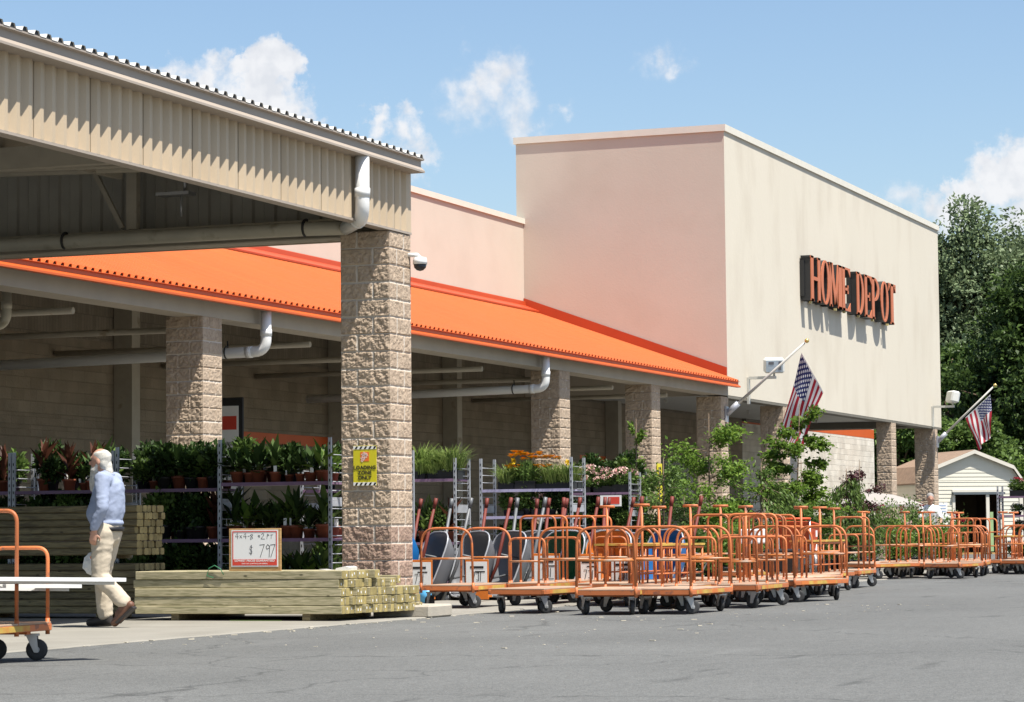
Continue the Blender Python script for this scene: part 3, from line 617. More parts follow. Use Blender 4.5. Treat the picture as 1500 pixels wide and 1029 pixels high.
def lumber_sign():
    t = thing('price_sign', 'red bordered 4x4 price sign of $ 797 on a plywood board atop the lumber', 'sign', (26.02, 12.945, .487))
    b = MB(); b.bbox(0, .02, -.305, .305, .0, .50, .003); b.build('backboard', M['ply'], t)
    c = MB(); c.box(-.004, -.001, -.275, .275, .095, .485); o = c.build('card', M['white'], t)
    r = MB()
    for (a, b_, z0, z1) in ((-.262, .262, .11, .175), (-.262, .262, .463, .473), (.252, .262, .176, .4625), (-.262, -.252, .176, .4625)): r.box(-.0065, -.0045, a, b_, z0, z1)
    r.build('red_border', M['red'], o)
    T = lambda x, z: Matrix.Translation((-.0068, 0, 0)) @ Matrix(((0, 0, -1, 0), (-1, 0, 0, -x), (0, 1, 0, z), (0, 0, 0, 1)))
    text_mesh('LOWEST PRICES GUARANTEED', .030, T(0, .150), M['white'], o, 'wording', bold=.0006, th=.0006, xs=1.12)
    text_mesh('EVERY DAY LOW PRICES ON LUMBER', .018, T(0, .123), M['white'], o, 'wording', th=.0006)
    s = MB(); L7 = [[(0, .13), (.055, .135), (.005, 0)]]; L9 = [[(.05, .115), (.03, .135), (.01, .11), (.02, .085), (.05, .10), (.052, .12), (.045, 0)]]
    TS = Matrix.Translation((.0023, 0, 0)) @ T(0, 0)
    for dx, g in ((.06, L7), (.125, L9), (.185, L7)): strokes(s, [[(x+dx, y+.195) for x, y in l] for l in g], TS, .0030)
    strokes(s, [[(-.025, .30), (-.05, .31), (-.06, .285), (-.03, .26), (-.03, .24), (-.055, .235), (-.065, .25)], [(-.042, .325), (-.046, .22)], [(-.036, .325), (-.04, .22)]], TS, .0017)
    top = [[(-.21, .445), (-.225, .415), (-.19, .415)], [(-.2, .45), (-.2, .39)], [(-.175, .43), (-.15, .40)], [(-.15, .43), (-.175, .40)], [(-.115, .445), (-.13, .415), (-.095, .415)], [(-.105, .45), (-.105, .39)],
           [(-.08, .42), (-.06, .42)], [(-.03, .44), (-.05, .43), (-.02, .40), (-.045, .385), (-.05, .40), (-.02, .43), (-.03, .44)], [(.045, .43), (.05, .405)], [(.055, .43), (.06, .405)], [(.04, .42), (.065, .422)],
           [(.08, .435), (.10, .45), (.11, .43), (.075, .39), (.12, .388)], [(.15, .44), (.145, .39)], [(.15, .44), (.17, .43), (.148, .418)], [(.185, .43), (.215, .433)], [(.198, .431), (.194, .39)]]
    strokes(s, top, TS, .0019); s.build('handwriting', M['ink'], o)
lumber_sign()
def wall_sign():
    t = thing('easel_sign', 'tall black framed notice board standing behind the block pillar', 'sign', (43.1, 22.05, 0))
    b = MB(); b.bbox(0, .05, -.38, .38, .8, 3.35, .01); b.box(.0, .05, -.36, -.30, 0, .79); b.box(0, .05, .30, .36, 0, .79); b.build('frame', M['black'], t)
    c = MB(); c.box(-.006, -.001, -.30, .30, .95, 3.2); o = c.build('card', M['white'], t)
    r = MB(); r.box(-.010, -.007, -.26, .26, 2.78, 3.02); r.build('red_band', M['red'], o)
    k = MB()
    for z in (2.5, 2.32, 2.14, 1.95): k.box(-.010, -.007, -.22, .16, z, z+.06)
    k.build('text_line', mat('grey_print', (.3, .3, .3), .6), o)
wall_sign()
def dome_camera():
    t = thing('dome_camera', 'white dome security camera on the side of the tall near pillar', 'camera', (29.62, 12.66, 4.12))
    a = MB(); a.tube([(0, .05, .10), (.05, -.06, .10), (.08, -.08, .07)], .025, 8); a.build('bracket', M['pvc'], t)
    d = MB(); d.lathe([(.02, .08), (.075, .07), (.085, .03), (.085, -.01)], (.08, -.08, 0), 16); d.build('housing', M['pvc'], t)
    g = MB(); g.lathe([(.078, -.012), (.07, -.05), (.04, -.08), (.005, -.09)], (.08, -.08, 0), 16); g.build('dome', mat('smoked_dome', (.03, .03, .035), .1), t)
dome_camera()

def floodlight(x, z, px, label, turn):
    t = thing('floodlight', label, 'floodlight', (x, 19.1, z))
    a = MB(); a.box(-.05, .05, -.06, -.002, -.62, .05); a.box(-.04, .04, -.75, -.061, .0, .07); a.tube([(0, -.70, .07), (0, -.70, .16)], .03, 8); a.build('arm', M['flood_arm'], t)
    Mx = Matrix.Translation((0, -.70, .34)) @ Matrix.Rotation(turn, 4, 'Z') @ Matrix.Rotation(R(12), 4, 'X')
    h = MB(); h.bbox(-.26, .26, -.14, .14, -.19, .19, .05, 0, Mx); hd = h.build('lamp_head', M['flood_head'], t)
    g = MB(); g.box(-.21, .21, -.150, -.141, -.15, .15, 0, Mx); g.build('lens', M['lens'], hd)
    s = MB(); s.box(.10, .17, -.156, -.151, -.10, .12, 0, Mx); s.box(-.15, -.02, -.156, -.151, .04, .11, 0, Mx); s.build('reflector', M['grey_tray'], hd)
M['flood_arm'] = mat('flood_arm', (.50, .49, .44), .5, var=.06); M['flood_head'] = mat('flood_head', (.62, .62, .58), .45, var=.05); M['lens'] = mat('lens_glass', (.42, .50, .55), .12, var=.25, vscale=5)
floodlight(66.2, 4.72, 0, 'square floodlight on a bracket above the first flagpole', R(-68))
floodlight(87.75, 4.85, 0, 'pale floodlight on a bracket at the far corner of the wall', R(35))

# ------------------------------------------------------------------ flags
def flag_mat():
    m = bpy.data.materials.new('flag_cloth'); m.use_nodes = True; nt = m.node_tree; N = nt.nodes; L = nt.links; b = N['Principled BSDF']; b.inputs['Roughness'].default_value = .8
    uv = N.new('ShaderNodeUVMap'); sx = N.new('ShaderNodeSeparateXYZ'); L.new(uv.outputs[0], sx.inputs[0])
    def mt(op, a, b_=None):
        n = N.new('ShaderNodeMath'); n.operation = op
        for i, v in enumerate((a, b_)):
            if v is None: continue
            if isinstance(v, (int, float)): n.inputs[i].default_value = v
            else: L.new(v, n.inputs[i])
        return n.outputs[0]
    u, v = sx.outputs[0], sx.outputs[1]
    st = mt('LESS_THAN', mt('MODULO', mt('FLOOR', mt('MULTIPLY', v, 13)), 2), .5)      # 1 on red stripes
    def mix(f, a, b_):
        n = N.new('ShaderNodeMix'); n.data_type = 'RGBA'; L.new(f, n.inputs[0])
        for i, c in ((6, a), (7, b_)):
            if isinstance(c, tuple): n.inputs[i].default_value = c
            else: L.new(c, n.inputs[i])
        return n.outputs[2]
    stripes = mix(st, (.70, .69, .68, 1), (.36, .015, .03, 1))
    can = mt('MULTIPLY', mt('LESS_THAN', u, .4), mt('LESS_THAN', v, 7/13))
    # nine rows of stars, alternate rows offset by half a step
    rr = mt('MULTIPLY', v, 9/(7/13)); row = mt('FLOOR', rr); fy = mt('SUBTRACT', mt('FRACT', rr), .5)
    cc = mt('ADD', mt('MULTIPLY', u, 6/.4), mt('MULTIPLY', mt('MODULO', row, 2), .5)); fx = mt('SUBTRACT', mt('FRACT', cc), .5)
    d = mt('SQRT', mt('ADD', mt('MULTIPLY', fx, fx), mt('MULTIPLY', mt('MULTIPLY', fy, fy), .75)))
    star = mt('LESS_THAN', d, .27)
    blue = mix(star, (.018, .025, .11, 1), (.7, .7, .7, 1)); c = mix(can, stripes, blue)
    hd = mt('LESS_THAN', u, .02); c = mix(hd, c, (.72, .71, .68, 1)); L.new(c, b.inputs['Base Color'])
    t = N.new('ShaderNodeBsdfTranslucent'); L.new(c, t.inputs[0]); mx = N.new('ShaderNodeMixShader'); mx.inputs[0].default_value = .22
    L.new(b.outputs[0], mx.inputs[1]); L.new(t.outputs[0], mx.inputs[2]); L.new(mx.outputs[0], N['Material Output'].inputs[0])
    return m
M['flag'] = flag_mat()
def flag(A, B, C, D, label, fold, seed):
    """corners: hoist top A, hoist bottom B, fly top C, fly bottom D"""
    A, B, C, D = map(Vector, (A, B, C, D)); nu, nv = 44, 30; V = []; UV = []; Fs = []
    for j in range(nv+1):
        for i in range(nu+1):
            u, v = i/nu, j/nv
            p = A*(1-u)*(1-v)+B*(1-u)*v+C*u*(1-v)+D*u*v
            amp = fold*(.25+u)*min(1, 3*u+.15)
            w = math.sin(v*9+u*3+seed)*.6+math.sin(v*17-u*5+seed*2)*.25+math.sin(u*8+v*3)*.4
            p = p+Vector((w*amp, math.cos(v*11+u*4+seed)*amp*.35, -.10*math.sin(math.pi*u)*(1-v)*fold*6*.5)); V.append(p); UV.append((u, v))
    for j in range(nv):
        for i in range(nu): a = j*(nu+1)+i; Fs.append((a, a+1, a+nu+2, a+nu+1))
    me = bpy.data.meshes.new('flag'); me.from_pydata([tuple(v) for v in V], [], Fs); me.materials.append(M['flag'])
    uvl = me.uv_layers.new(name='UVMap')
    for l in me.loops: uvl.data[l.index].uv = UV[l.vertex_index]
    me.polygons.foreach_set('use_smooth', [True]*len(Fs)); me.update()
    tag(link('flag', me), label, 'flag', 'flags on the store front')
def flagpole(x, tip, label):
    t = thing('flagpole', label, 'flagpole', (x, 19.05, 3.8), 0, 'angled flagpoles on the store front')
    d = Vector(tip)-Vector((x, 19.05, 3.8))
    p = MB(); p.tube([(0, 0, 0), d], [.042, .028], 12); p.build('pole', M['pole'], t)
    f = MB(); f.lathe([(.005, -.06), (.05, -.035), (.06, 0), (.05, .035), (.005, .06)], d*1.03, 12); f.build('finial', M['brass'], t)
    b = MB(); b.tube([(0, .02, -.02), d*.14], .075, 12); b.box(-.09, .09, .0, .05, -.22, .16); b.build('bracket', M['zinc2'], t)
    return t
M['pole'] = mat('pole_paint', (.50, .48, .43), .4, var=.05); M['brass'] = mat('gold_ball', (.62, .47, .16), .3, metal=.6, var=.05); M['zinc2'] = mat('bracket_grey', (.45, .46, .50), .4, metal=.4, var=.05)
flagpole(64.25, (64.25, 17.08, 5.46), 'slanted flagpole over the nursery trees, at the near corner of the big wall')
flagpole(88.45, (88.45, 17.20, 5.52), 'slanted flagpole at the far end of the store, in front of dark trees')
flag((64.25, 17.16, 5.22), (64.15, 16.60, 4.24), (64.45, 17.82, 3.25), (64.3, 17.25, 2.85), 'stars and stripes flag hanging loosely, partly behind a young leafy tree', .085, 1.0)
flag((88.45, 17.30, 5.28), (88.45, 18.14, 4.54), (88.6, 17.30, 4.0), (88.5, 17.75, 3.45), 'stars and stripes flag hanging folded against the dark trees by the shed', .10, 2.2)

# ------------------------------------------------------------------ lumber
rng = random.Random(11)
def lumber():
    m = MB(); m.bbox(-.0435, .0435, 0, 2.44, -.0435, .0435, .006)
    p = m.build('lumber_post', M['post4']); e = MB(); e.box(-.041, .041, -.0025, -.0005, -.041, .041); en = e.build('end_face', M['endgrain'], p)
    g = MB(); g.box(-.004, .014, -.0045, -.003, -.020, .006); tg = g.build('end_tag', M['white'], p)
    p['category'] = 'lumber'; K = Kind(p); cols, rows = 17, 5
    p2 = MB().bbox(-.0435, .0435, 0, 2.44, -.0435, .0435, .006).build('lumber_post', M['post4']); MB().box(-.041, .041, -.0025, -.0005, -.041, .041).build('end_face', M['endgrain'], p2); p2['category'] = 'lumber'; K2 = Kind(p2)
    p3 = MB().bbox(-.0435, .0435, 0, 2.44, -.0435, .0435, .006).build('lumber_post', M['post4']); MB().box(-.041, .041, -.0025, -.0005, -.041, .041).build('end_face', M['endgrain'], p3); MB().box(-.030, -.012, -.0045, -.003, -.002, .022).build('end_tag', M['white'], p3); p3['category'] = 'lumber'; K3 = Kind(p3)
    for c in range(cols):
        h = 5 if c < 9 else (4 if c < 12 else 3)
        for r in range(h):
            x = 26.045+c*.0905; z = .085+r*.0915
            y = 11.93-.012*c+rng.uniform(-.02, .02)-(.05 if c > 9 else 0)+(rng.uniform(0, .05) if r > 2 else 0)
            lab = 'square treated post on the camera-side face of the low lumber stack' if c == 0 else ('square treated post on the stepped far end of the low lumber stack' if c > 8 else 'square treated post inside the low lumber stack, showing only its end or top')
            if c == 0: lab = ['bottom', 'second lowest', 'middle', 'second highest', 'topmost'][r]+' long post on the front face of the low lumber stack'
            o = rng.choice((K, K3, K2)).place((x, y, z+.0435), rng.uniform(-.006, .006), lab, 'square treated posts in the low lumber stack')
    for i, (x, y, z, a) in enumerate(((27.62, 11.98, .42, .02), (27.70, 12.2, .36, -.06))):
        K.place((x, y, z), a, ['pale loose post lying across the far end of the lumber stack', 'second loose post resting beneath the other at the stack end'][i], 'square treated posts in the low lumber stack')
    for y in (12.35, 13.9):
        b = MB(); b.bbox(26.02, 27.6, y-.045, y+.045, .014, .084, .004)
        tag(b.build('bearer', M['timber']), 'wooden bearer under the %s end of the low lumber stack' % ('pillar' if y < 13 else 'dark left'), 'timber', 'bearers under the lumber stack')
    s = MB(); s.tube([(25.99, 13.3, .5), (25.98, 13.33, .56), (25.98, 13.40, .60), (25.985, 13.47, .57), (25.99, 13.5, .49), (25.985, 13.42, .47)], .005, 5); tag(s.build('strap', mat('green_strap', (.05, .22, .10), .5)), 'green strapping loop poking up from the lumber stack', 'strap')
    s = MB(); s.box(25.93, 25.95, 12.6, 13.2, .015, .022); tag(s.build('strap', M['leaf_mid']), 'flat green strap lying on the ground along the lumber stack', 'strap')
    w = MB(); w.bbox(26.1, 26.18, 12.4, 12.62, .487, .535, .004, 0, None); tag(w.build('wood_offcut', M['ply']), 'short wooden offcut on the lumber beside the price sign', 'offcut')
    c = MB(); c.prism([(26.3, 12.0, .487), (26.3, 12.17, .487), (26.3, 12.13, .56), (26.3, 12.02, .58), (26.3, 11.98, .57)], (.22, 0, 0)); tag(c.build('paper_scrap', M['white']), 'crumpled white paper on the lumber stack next to the pillar', 'paper')
    c = MB(); c.prism([(26.35, 12.22, .487), (26.35, 12.36, .487), (26.35, 12.35, .55), (26.35, 12.27, .54)], (.2, 0, 0)); tag(c.build('paper_scrap', mat('card_grey', (.42, .40, .36), .8)), 'grey folded card on the lumber stack behind the white paper', 'paper')
    # landscape timbers, oval section, running away to the left
    q = MB(); n = 12; pr = [(max(-.044, min(.044, .062*math.cos(2*math.pi*k/n))), max(-.038, min(.038, .052*math.sin(2*math.pi*k/n)))) for k in range(n)]
    q.prism([(x, 0, z) for x, z in pr], (0, 2.6, 0)); tp = q.build('landscape_timber', M['timber']); ee = MB(); ee.prism([(x*.96, -.002, z*.96) for x, z in pr], (0, .0015, 0)); ee.build('end_face', mat('timber_end', (.24, .19, .085), .85, var=.25, vscale=22, rnd=.25), tp)
    tp['category'] = 'timber'; K = Kind(tp)
    for c in range(7):
        for r in range(14):
            if r == 6: zz = .10
            z = .075+r*.079+(.09 if r >= 7 else 0)+.03
            lab = 'rounded timber in the tall stack behind the walking man, %s' % (('course %s from the ground' % ordinal(r) if r < 12 else ['second from top', 'topmost'][r-12]) if c == 0 else 'showing only its round end')
            lab = lab if c == 0 else 'rounded timber inside the tall stack, only its end seen behind the man'
            K.place((26.62+c*.092, 14.68+.27*c*.0+rng.uniform(-.02, .02), z), 0, lab, 'landscape timbers in the tall stack')
    for z in (.035, .70):
        for y in (15.1, 16.6):
            b = MB(); b.box(26.6, 27.25, y, y+.09, z-.03, z+.042); tag(b.build('bearer', M['timber']), 'wooden bearer %s the tall timber stack, %s' % ('under' if z < .1 else 'halfway up', 'near its visible end' if y < 16 else 'farther left in the dark'), 'timber', 'bearers in the timber stack')
lumber()

# ------------------------------------------------------------------ carts
def caster(parent, x, y, r=.078, fixed=False, turn=0):
    Mx = Matrix.Translation((x, y, 0)) @ Matrix.Rotation(turn, 4, 'Z')
    off = 0 if fixed else .035
    f = MB()
    f.box(-.05, .05, -.045, .045, .182, .198, 0, Mx)
    for s in (-1, 1): f.prism([Mx @ Vector((-.04, s*.031, .183)), Mx @ Vector((.04, s*.031, .183)), Mx @ Vector((off+.016, s*.031, r-.02)), Mx @ Vector((off-.016, s*.031, r-.02))], (Mx.to_3x3() @ Vector((0, s*.005, 0))))
    f.tube([Mx @ Vector((off, -.042, r)), Mx @ Vector((off, .042, r))], .01, 6)
    o = f.build('caster', M['zinc'], parent)
    t = MB(); t.lathe([(r*.66, -.022), (r*.93, -.022), (r, -.014), (r, .014), (r*.93, .022), (r*.66, .022)], (0, 0, 0), 18, 'Y')
    t.v = [tuple(Mx @ (Vector((v[0], v[1], v[2]))+Vector((off, 0, r)))) for v in t.v]; t.build('tyre', M['rubber'], o)
    h = MB(); h.lathe([(.012, -.024), (r*.28, -.024), (r*.36, -.017), (r*.64, -.020), (r*.64, .020), (r*.36, .017), (r*.28, .024), (.012, .024)], (0, 0, 0), 14, 'Y')
    h.v = [tuple(Mx @ (Vector(v)+Vector((off, 0, r)))) for v in h.v]; h.build('hub', M['hub'], o)
def deck_parts(t, L, Wd, top=.272):
    f = MB(); a, b = L/2, Wd/2
    f.bbox(-a, a, -b, -b+.035, top-.054, top-.004, .004); f.bbox(-a, a, b-.035, b, top-.054, top-.004, .004)
    f.box(-a+.001, -a+.035, -b+.036, b-.036, top-.053, top-.005); f.box(a-.035, a-.001, -b+.036, b-.036, top-.053, top-.005)
    for x in (-a*.62, 0, a*.62): f.box(x-.03, x+.03, -b+.036, b-.036, top-.075, top-.020)
    f.build('frame', M['orange_steel'], t)
    d = MB(); d.bbox(-a+.004, a-.004, -b+.004, b-.004, top-.0035, top+.012, .003); o = d.build('deck', M['orange_deck'], t)
    MB().box(-a*.78, a*.55, -b-.0025, -b-.0005, top-.048, top-.006).build('worn_edge', M['deck_edge'], o)
def hoop(t, x, w, z1, rad=.17, rung=None, r=.0165, lean=0, z0=.21, flare=0):
    p = MB(); p.tube(arc_path([(x, -w/2, z0), (x+lean, -w/2+flare, z1), (x+lean, w/2-flare, z1), (x, w/2, z0)], rad, 8), r, 8); o = p.build('hoop', M['orange_steel'], t)
    if rung:
        q = MB(); k = (rung-z0)/(z1-z0); q.tube([(x+lean*k, -w/2+flare*k, rung), (x+lean*k, w/2-flare*k, rung)], r*.85, 8); q.build('rung', M['orange_rung'], o)
    for y in (-w/2, w/2): MB().tube([(x, y, z0-.02), (x, y, z0+.10)], r*1.2, 8).build('socket', M['orange_steel'], o)
M['orange_rung'] = mat('worn_rung', (.50, .17, .045), .4, var=.2, vscale=8, col2=(.45, .33, .24), patch=(5, .5, .62))
def flatbed(ends, L=1.42, Wd=.70, seed=0):
    t = thing('flatbed_cart', 'x', 'cart'); r_ = random.Random(seed); deck_parts(t, L, Wd)
    for s in ends: hoop(t, s*(L/2-.01), Wd-.03, .965, .20, .60, .0152, s*.012, flare=.012)
    for sx in (-1, 1):
        for sy in (-1, 1): caster(t, sx*(L/2-.16), sy*(Wd/2-.09), .08, False, r_.uniform(-1.4, 1.4))
    for y in (-.18, .18):
        pass
    return t
def panel_cart(seed=0, L=1.55, Wd=.50):
    t = thing('panel_cart', 'x', 'cart'); r_ = random.Random(seed); deck_parts(t, L, Wd)
    hoop(t, -L/2+.03, Wd-.04, .835, .09, .55, .0145); hoop(t, -L*.17, Wd-.04, 1.11, .09, None, .0152); hoop(t, L*.17, Wd-.04, 1.11, .09, None, .0152); hoop(t, L/2-.03, Wd-.04, .835, .09, .55, .0145)
    for sx in (-1, 1):
        for sy in (-1, 1): caster(t, sx*(L/2-.16), sy*(Wd/2-.08), .08, False, r_.uniform(-1.4, 1.4))
    return t
def lumber_cart(seed=0, L=1.7, Wd=.60, rails=True):
    t = thing('rail_cart', 'x', 'cart'); r_ = random.Random(seed); deck_parts(t, L, Wd)
    for y in (-.16, .16) if rails else ():
        q = MB(); q.tube([(-L/2+.05, y, .72), (L/2-.05, y, .72)], .018, 8); q.tube([(-L/2+.05, y, .40), (L/2-.05, y, .40)], .011, 6)
        for k in range(7): x = -L/2+.07+k*(L-.14)/6; q.tube([(x, y, .27), (x, y, .72)], .0145 if k in (0, 6) else .011, 6)
        q.build('side_rail', M['orange_steel'], t)
    if rails: w = MB(); w.box(-L/2+.03, L/2-.03, -.185, .185, .739, .765); w.build('rail_top', M['deck_edge'], t)
    for x in (-L/2+.04, L/2-.04):
        h = MB(); h.tube([(x, 0, .22), (x, 0, 1.225)], .017, 8); h.tube([(x, -.10, 1.235), (x, .10, 1.235)], .017, 8); h.build('t_handle', M['orange_steel'], t)
    for sx in (-1, 1):
        for sy in (-1, 1): caster(t, sx*(L/2-.16), sy*(Wd/2-.08), .08, False, r_.uniform(-1.4, 1.4))
    return t
def carts():
    g = 'orange carts parked along the kerb'
    F = [Kind(flatbed((-1, 1), seed=1)), Kind(flatbed((-1, 1), seed=5)), Kind(flatbed((1,), seed=3))]; P = [Kind(panel_cart(2)), Kind(panel_cart(8))]; T = [Kind(lumber_cart(4)), Kind(lumber_cart(6, 1.5, .6, False))]
    L_ = [
     (F[0], 31.15, 12.60, 2, 'leftmost flatbed cart in the near row, right beside the pillar base'),
     (P[0], 32.4, 12.05, 4, 'tall hooped cart just behind the leftmost flatbed cart near the pillar'),
     (F[2], 29.60, 11.05, -3, 'flatbed cart with a bare near end, second from the pillar in the front row'),
     (F[1], 32.6, 11.15, 5, 'flatbed cart half hidden behind the bare ended cart, before the orange wheelbarrow'),
     (T[0], 33.6, 11.25, -6, 'slatted rail cart with T handles in front of the orange wheelbarrow tray'),
     (F[1], 29.15, 9.93, 6, 'flatbed cart in the front row whose wide hoop frames the blue tray'),
     (T[0], 32.2, 10.35, -4, 'slatted rail cart with T handles before the blue wheelbarrow tray'),
     (F[0], 29.42, 9.27, -2, 'frontmost flatbed cart, closest to the open asphalt, with a yellow worn edge'),
     (F[1], 31.3, 9.92, 3, 'flatbed cart nested right behind the frontmost flatbed cart'),
     (P[1], 32.3, 9.72, -3, 'tall hooped cart nested behind the frontmost flatbed cart'),
     (P[0], 31.75, 9.12, 2, 'tall hooped cart with low near hoop, right of the frontmost flatbed'),
     (T[1], 34.6, 10.2, 3, 'low cart with T handles between the two tall hooped carts'),
     (P[1], 34.4, 9.62, -2, 'tall hooped cart in the middle of the near row, behind the others'),
     (F[0], 34.3, 9.25, -14, 'flatbed cart set askew on the asphalt edge in the middle of the row'),
     (F[1], 36.2, 9.75, -8, 'flatbed cart turned slightly, its yellow worn edge facing the asphalt'),
     (T[1], 37.8, 10.0, 4, 'low cart with two T handles before the nursery trees'),
     (F[0], 38.6, 10.3, -3, 'flatbed cart near the red shopping cart, with its wide hoop toward the right'),
     (T[0], 39.8, 10.42, -3, 'slatted rail cart beneath the red shopping cart basket'),
     (P[0], 42.4, 10.55, 4, 'tall hooped cart at the right end of the near row, standing free'),
     (F[0], 49.5, 11.75, -22, 'flatbed cart at the left of the far row in front of rose bushes'),
     (T[1], 51.2, 12.5, 12, 'low cart with two T handles at the left end of the far row'),
     (F[1], 51.0, 11.45, 10, 'flatbed cart with narrow looking hoop, second in the far row'),
     (T[1], 53.2, 11.9, -8, 'low cart with T handles in the far row before the second pillar'),
     (F[0], 50.1, 10.55, -6, 'dull brownish hooped flatbed cart at the front of the far row'),
     (T[1], 54.4, 11.4, 6, 'low cart with T handles in the far row below the shed notice'),
     (F[1], 52.6, 10.75, 8, 'flatbed cart with rounded hoops in the far row before the shed door'),
     (P[1], 55.6, 11.1, -5, 'tall hooped cart in the far row in front of the shed door'),
     (T[0], 55.8, 10.6, 3, 'rail cart with T handle in the far row before the shed door post'),
     (F[0], 54.7, 10.05, -4, 'flatbed cart in the far row below the flower rack'),
     (T[1], 58.3, 10.35, 2, 'low cart with T handles at the right edge below the flower rack'),
     (F[1], 57.2, 9.7, 6, 'flatbed cart at the far right edge of the picture'),
     (P[0], 33.9, 12.0, -5, 'tall hooped cart before the green wheelbarrow tray in the second line'),
     (F[0], 35.4, 10.95, 7, 'flatbed cart behind the carts that stand before the blue tray'),
     (P[1], 36.3, 10.25, 3, 'tall hooped cart between the askew flatbed and the nursery trees'),
     (P[0], 40.9, 11.75, -8, 'tall hooped cart behind the red shopping cart'),
     (F[1], 52.6, 12.2, 3, 'flatbed cart at the back of the far row under the parasol'),
     (P[0], 53.2, 10.95, -4, 'tall hooped cart packed in the middle of the far row'),
     (F[0], 54.2, 12.0, 9, 'flatbed cart at the back of the far row before the person in white'),
     (F[1], 56.0, 11.8, -5, 'flatbed cart at the back of the far row before the yellow notice'),
     (F[0], 56.3, 10.05, 4, 'flatbed cart in front of the shed door at the edge of the far row'),
     (P[1], 58.4, 9.6, -3, 'tall hooped cart at the right edge below the white flowers'),
     (T[1], 53.0, 11.45, -12, 'low cart with T handles crossing between hoops in the far row'),
     (F[1], 59.2, 10.9, 5, 'flatbed cart standing right against the white flower rack'),
    ]
    for K, x, y, a, lab in L_: K.place((x, y, 0.012 if y > 11.7 else .002), R(a), lab, g)
    P[0].place((17.1, 10.80, .002), R(3), 'hooped cart in the left foreground loaded with long white boards', g)
carts()
def boards():
    for i, (y0, z0, a, dz, ln) in enumerate(((10.80, .665, -28, -.050, 2.9), (10.86, .652, -31, -.07, 2.5), (10.72, .640, -24, -.045, 2.3), (10.92, .628, -35, -.06, 2.1))):
        d = Vector((math.cos(R(a))*.8, math.sin(R(a)), 0)).normalized()
        tip = Vector((17.95+.05*i, 10.04+.12*i+(.2 if i > 1 else 0), z0-.07-.012*i))
        start = tip-d*ln+Vector((0, 0, -dz*ln*.45))
        ax = (tip-start).normalized(); sd = ax.cross(Vector((0, 0, 1))).normalized(); uu = sd.cross(ax)
        m = MB(); p = [start+sd*sx*.085+uu*uz*.014 for sx, uz in ((-1, -1), (1, -1), (1, 1), (-1, 1))]; m.prism(p, tip-start)
        tag(m.build('white_board', M['pvc']), ['longest white trim board, crossing before the man, on the foreground cart', 'white trim board just under the longest one on the foreground cart', 'shorter white trim board on the foreground cart, ending mid hoop', 'lowest white trim board on the foreground cart'][i], 'board', 'white trim boards on the foreground cart')
boards()

# ------------------------------------------------------------------ potted plants
NR = np.random.default_rng(5)
def unit(v): return v/np.maximum(np.linalg.norm(v, axis=-1, keepdims=True), 1e-6)
def leaf_quads(base, d, nrm, L, Wd, fold=.25):
    """folded diamond leaves: base, left, tip, right"""
    d = unit(d); side = unit(np.cross(d, nrm)); n2 = np.cross(side, d); L = np.asarray(L).reshape(-1, 1); Wd = np.asarray(Wd).reshape(-1, 1)
    mid = base+d*L*.45; l = mid+side*Wd*.5+n2*Wd*fold; r = mid-side*Wd*.5+n2*Wd*fold; tip = base+d*L-n2*L*.08
    return np.stack([base, l, tip, r], 1).reshape(-1, 3)
def ball_leaves(n, c, rad, size, up_=.4, asp=.55, seed=0, shell=.5):
    g = np.random.default_rng(seed); v = unit(g.normal(size=(n, 3))); rr = (shell+(1-shell)*g.random((n, 1)))
    p = np.array(c)+v*rr*np.array(rad); d = unit(v+g.normal(size=(n, 3))*.55+np.array([0, 0, up_])); nm = unit(g.normal(size=(n, 3))+np.array([0, 0, 1.2])+v*.5)
    s = size*(.6+.8*g.random(n)); return leaf_quads(p, d, nm, s, s*asp)
def blades(n, r, h, seed=0, w=.012, spread=.45):
    g = np.random.default_rng(seed); a = g.random(n)*6.283; rr = r*np.sqrt(g.random(n)); b = np.stack([rr*np.cos(a), rr*np.sin(a), np.zeros(n)], 1)
    a2 = a+g.normal(size=n)*.5; hh = h*(.6+.5*g.random(n)); sp = spread*h*(g.random(n)**.7); o = np.stack([np.cos(a2), np.sin(a2), np.zeros(n)], 1)
    mid = b+o*sp[:, None]*.35+np.array([0, 0, 1])*hh[:, None]*.65; tip = b+o*sp[:, None]+np.array([0, 0, 1])*hh[:, None]*(.75+.25*g.random((n, 1)))
    s = np.stack([-np.sin(a2), np.cos(a2), np.zeros(n)], 1)*w
    q1 = np.stack([b-s*.6, b+s*.6, mid+s, mid-s], 1); q2 = np.stack([mid-s, mid+s, tip+s*.15, tip-s*.15], 1)
    return np.concatenate([q1, q2]).reshape(-1, 3)
def pot(t, r, h, m, sq=False):
    p = MB()
    if sq: p.box(-r, r, -r*1.6, r*1.6, 0, h*.9); p.box(-r-.008, r+.008, -r*1.6-.008, r*1.6+.008, h*.9, h)
    else: p.lathe([(r*.72, 0), (r*.95, h*.82), (r*1.06, h*.82), (r*1.06, h), (r*.9, h), (r*.86, h*.9)], (0, 0, 0), 14)
    p.build('pot', m, t)
def plant_tag(t, z, y=-.03, sz=1):
    m = MB(); m.box(-.085*sz, -.083*sz, y-.022*sz, y+.022*sz, z, z+.075*sz); m.build('plant_tag', M['white'], t)
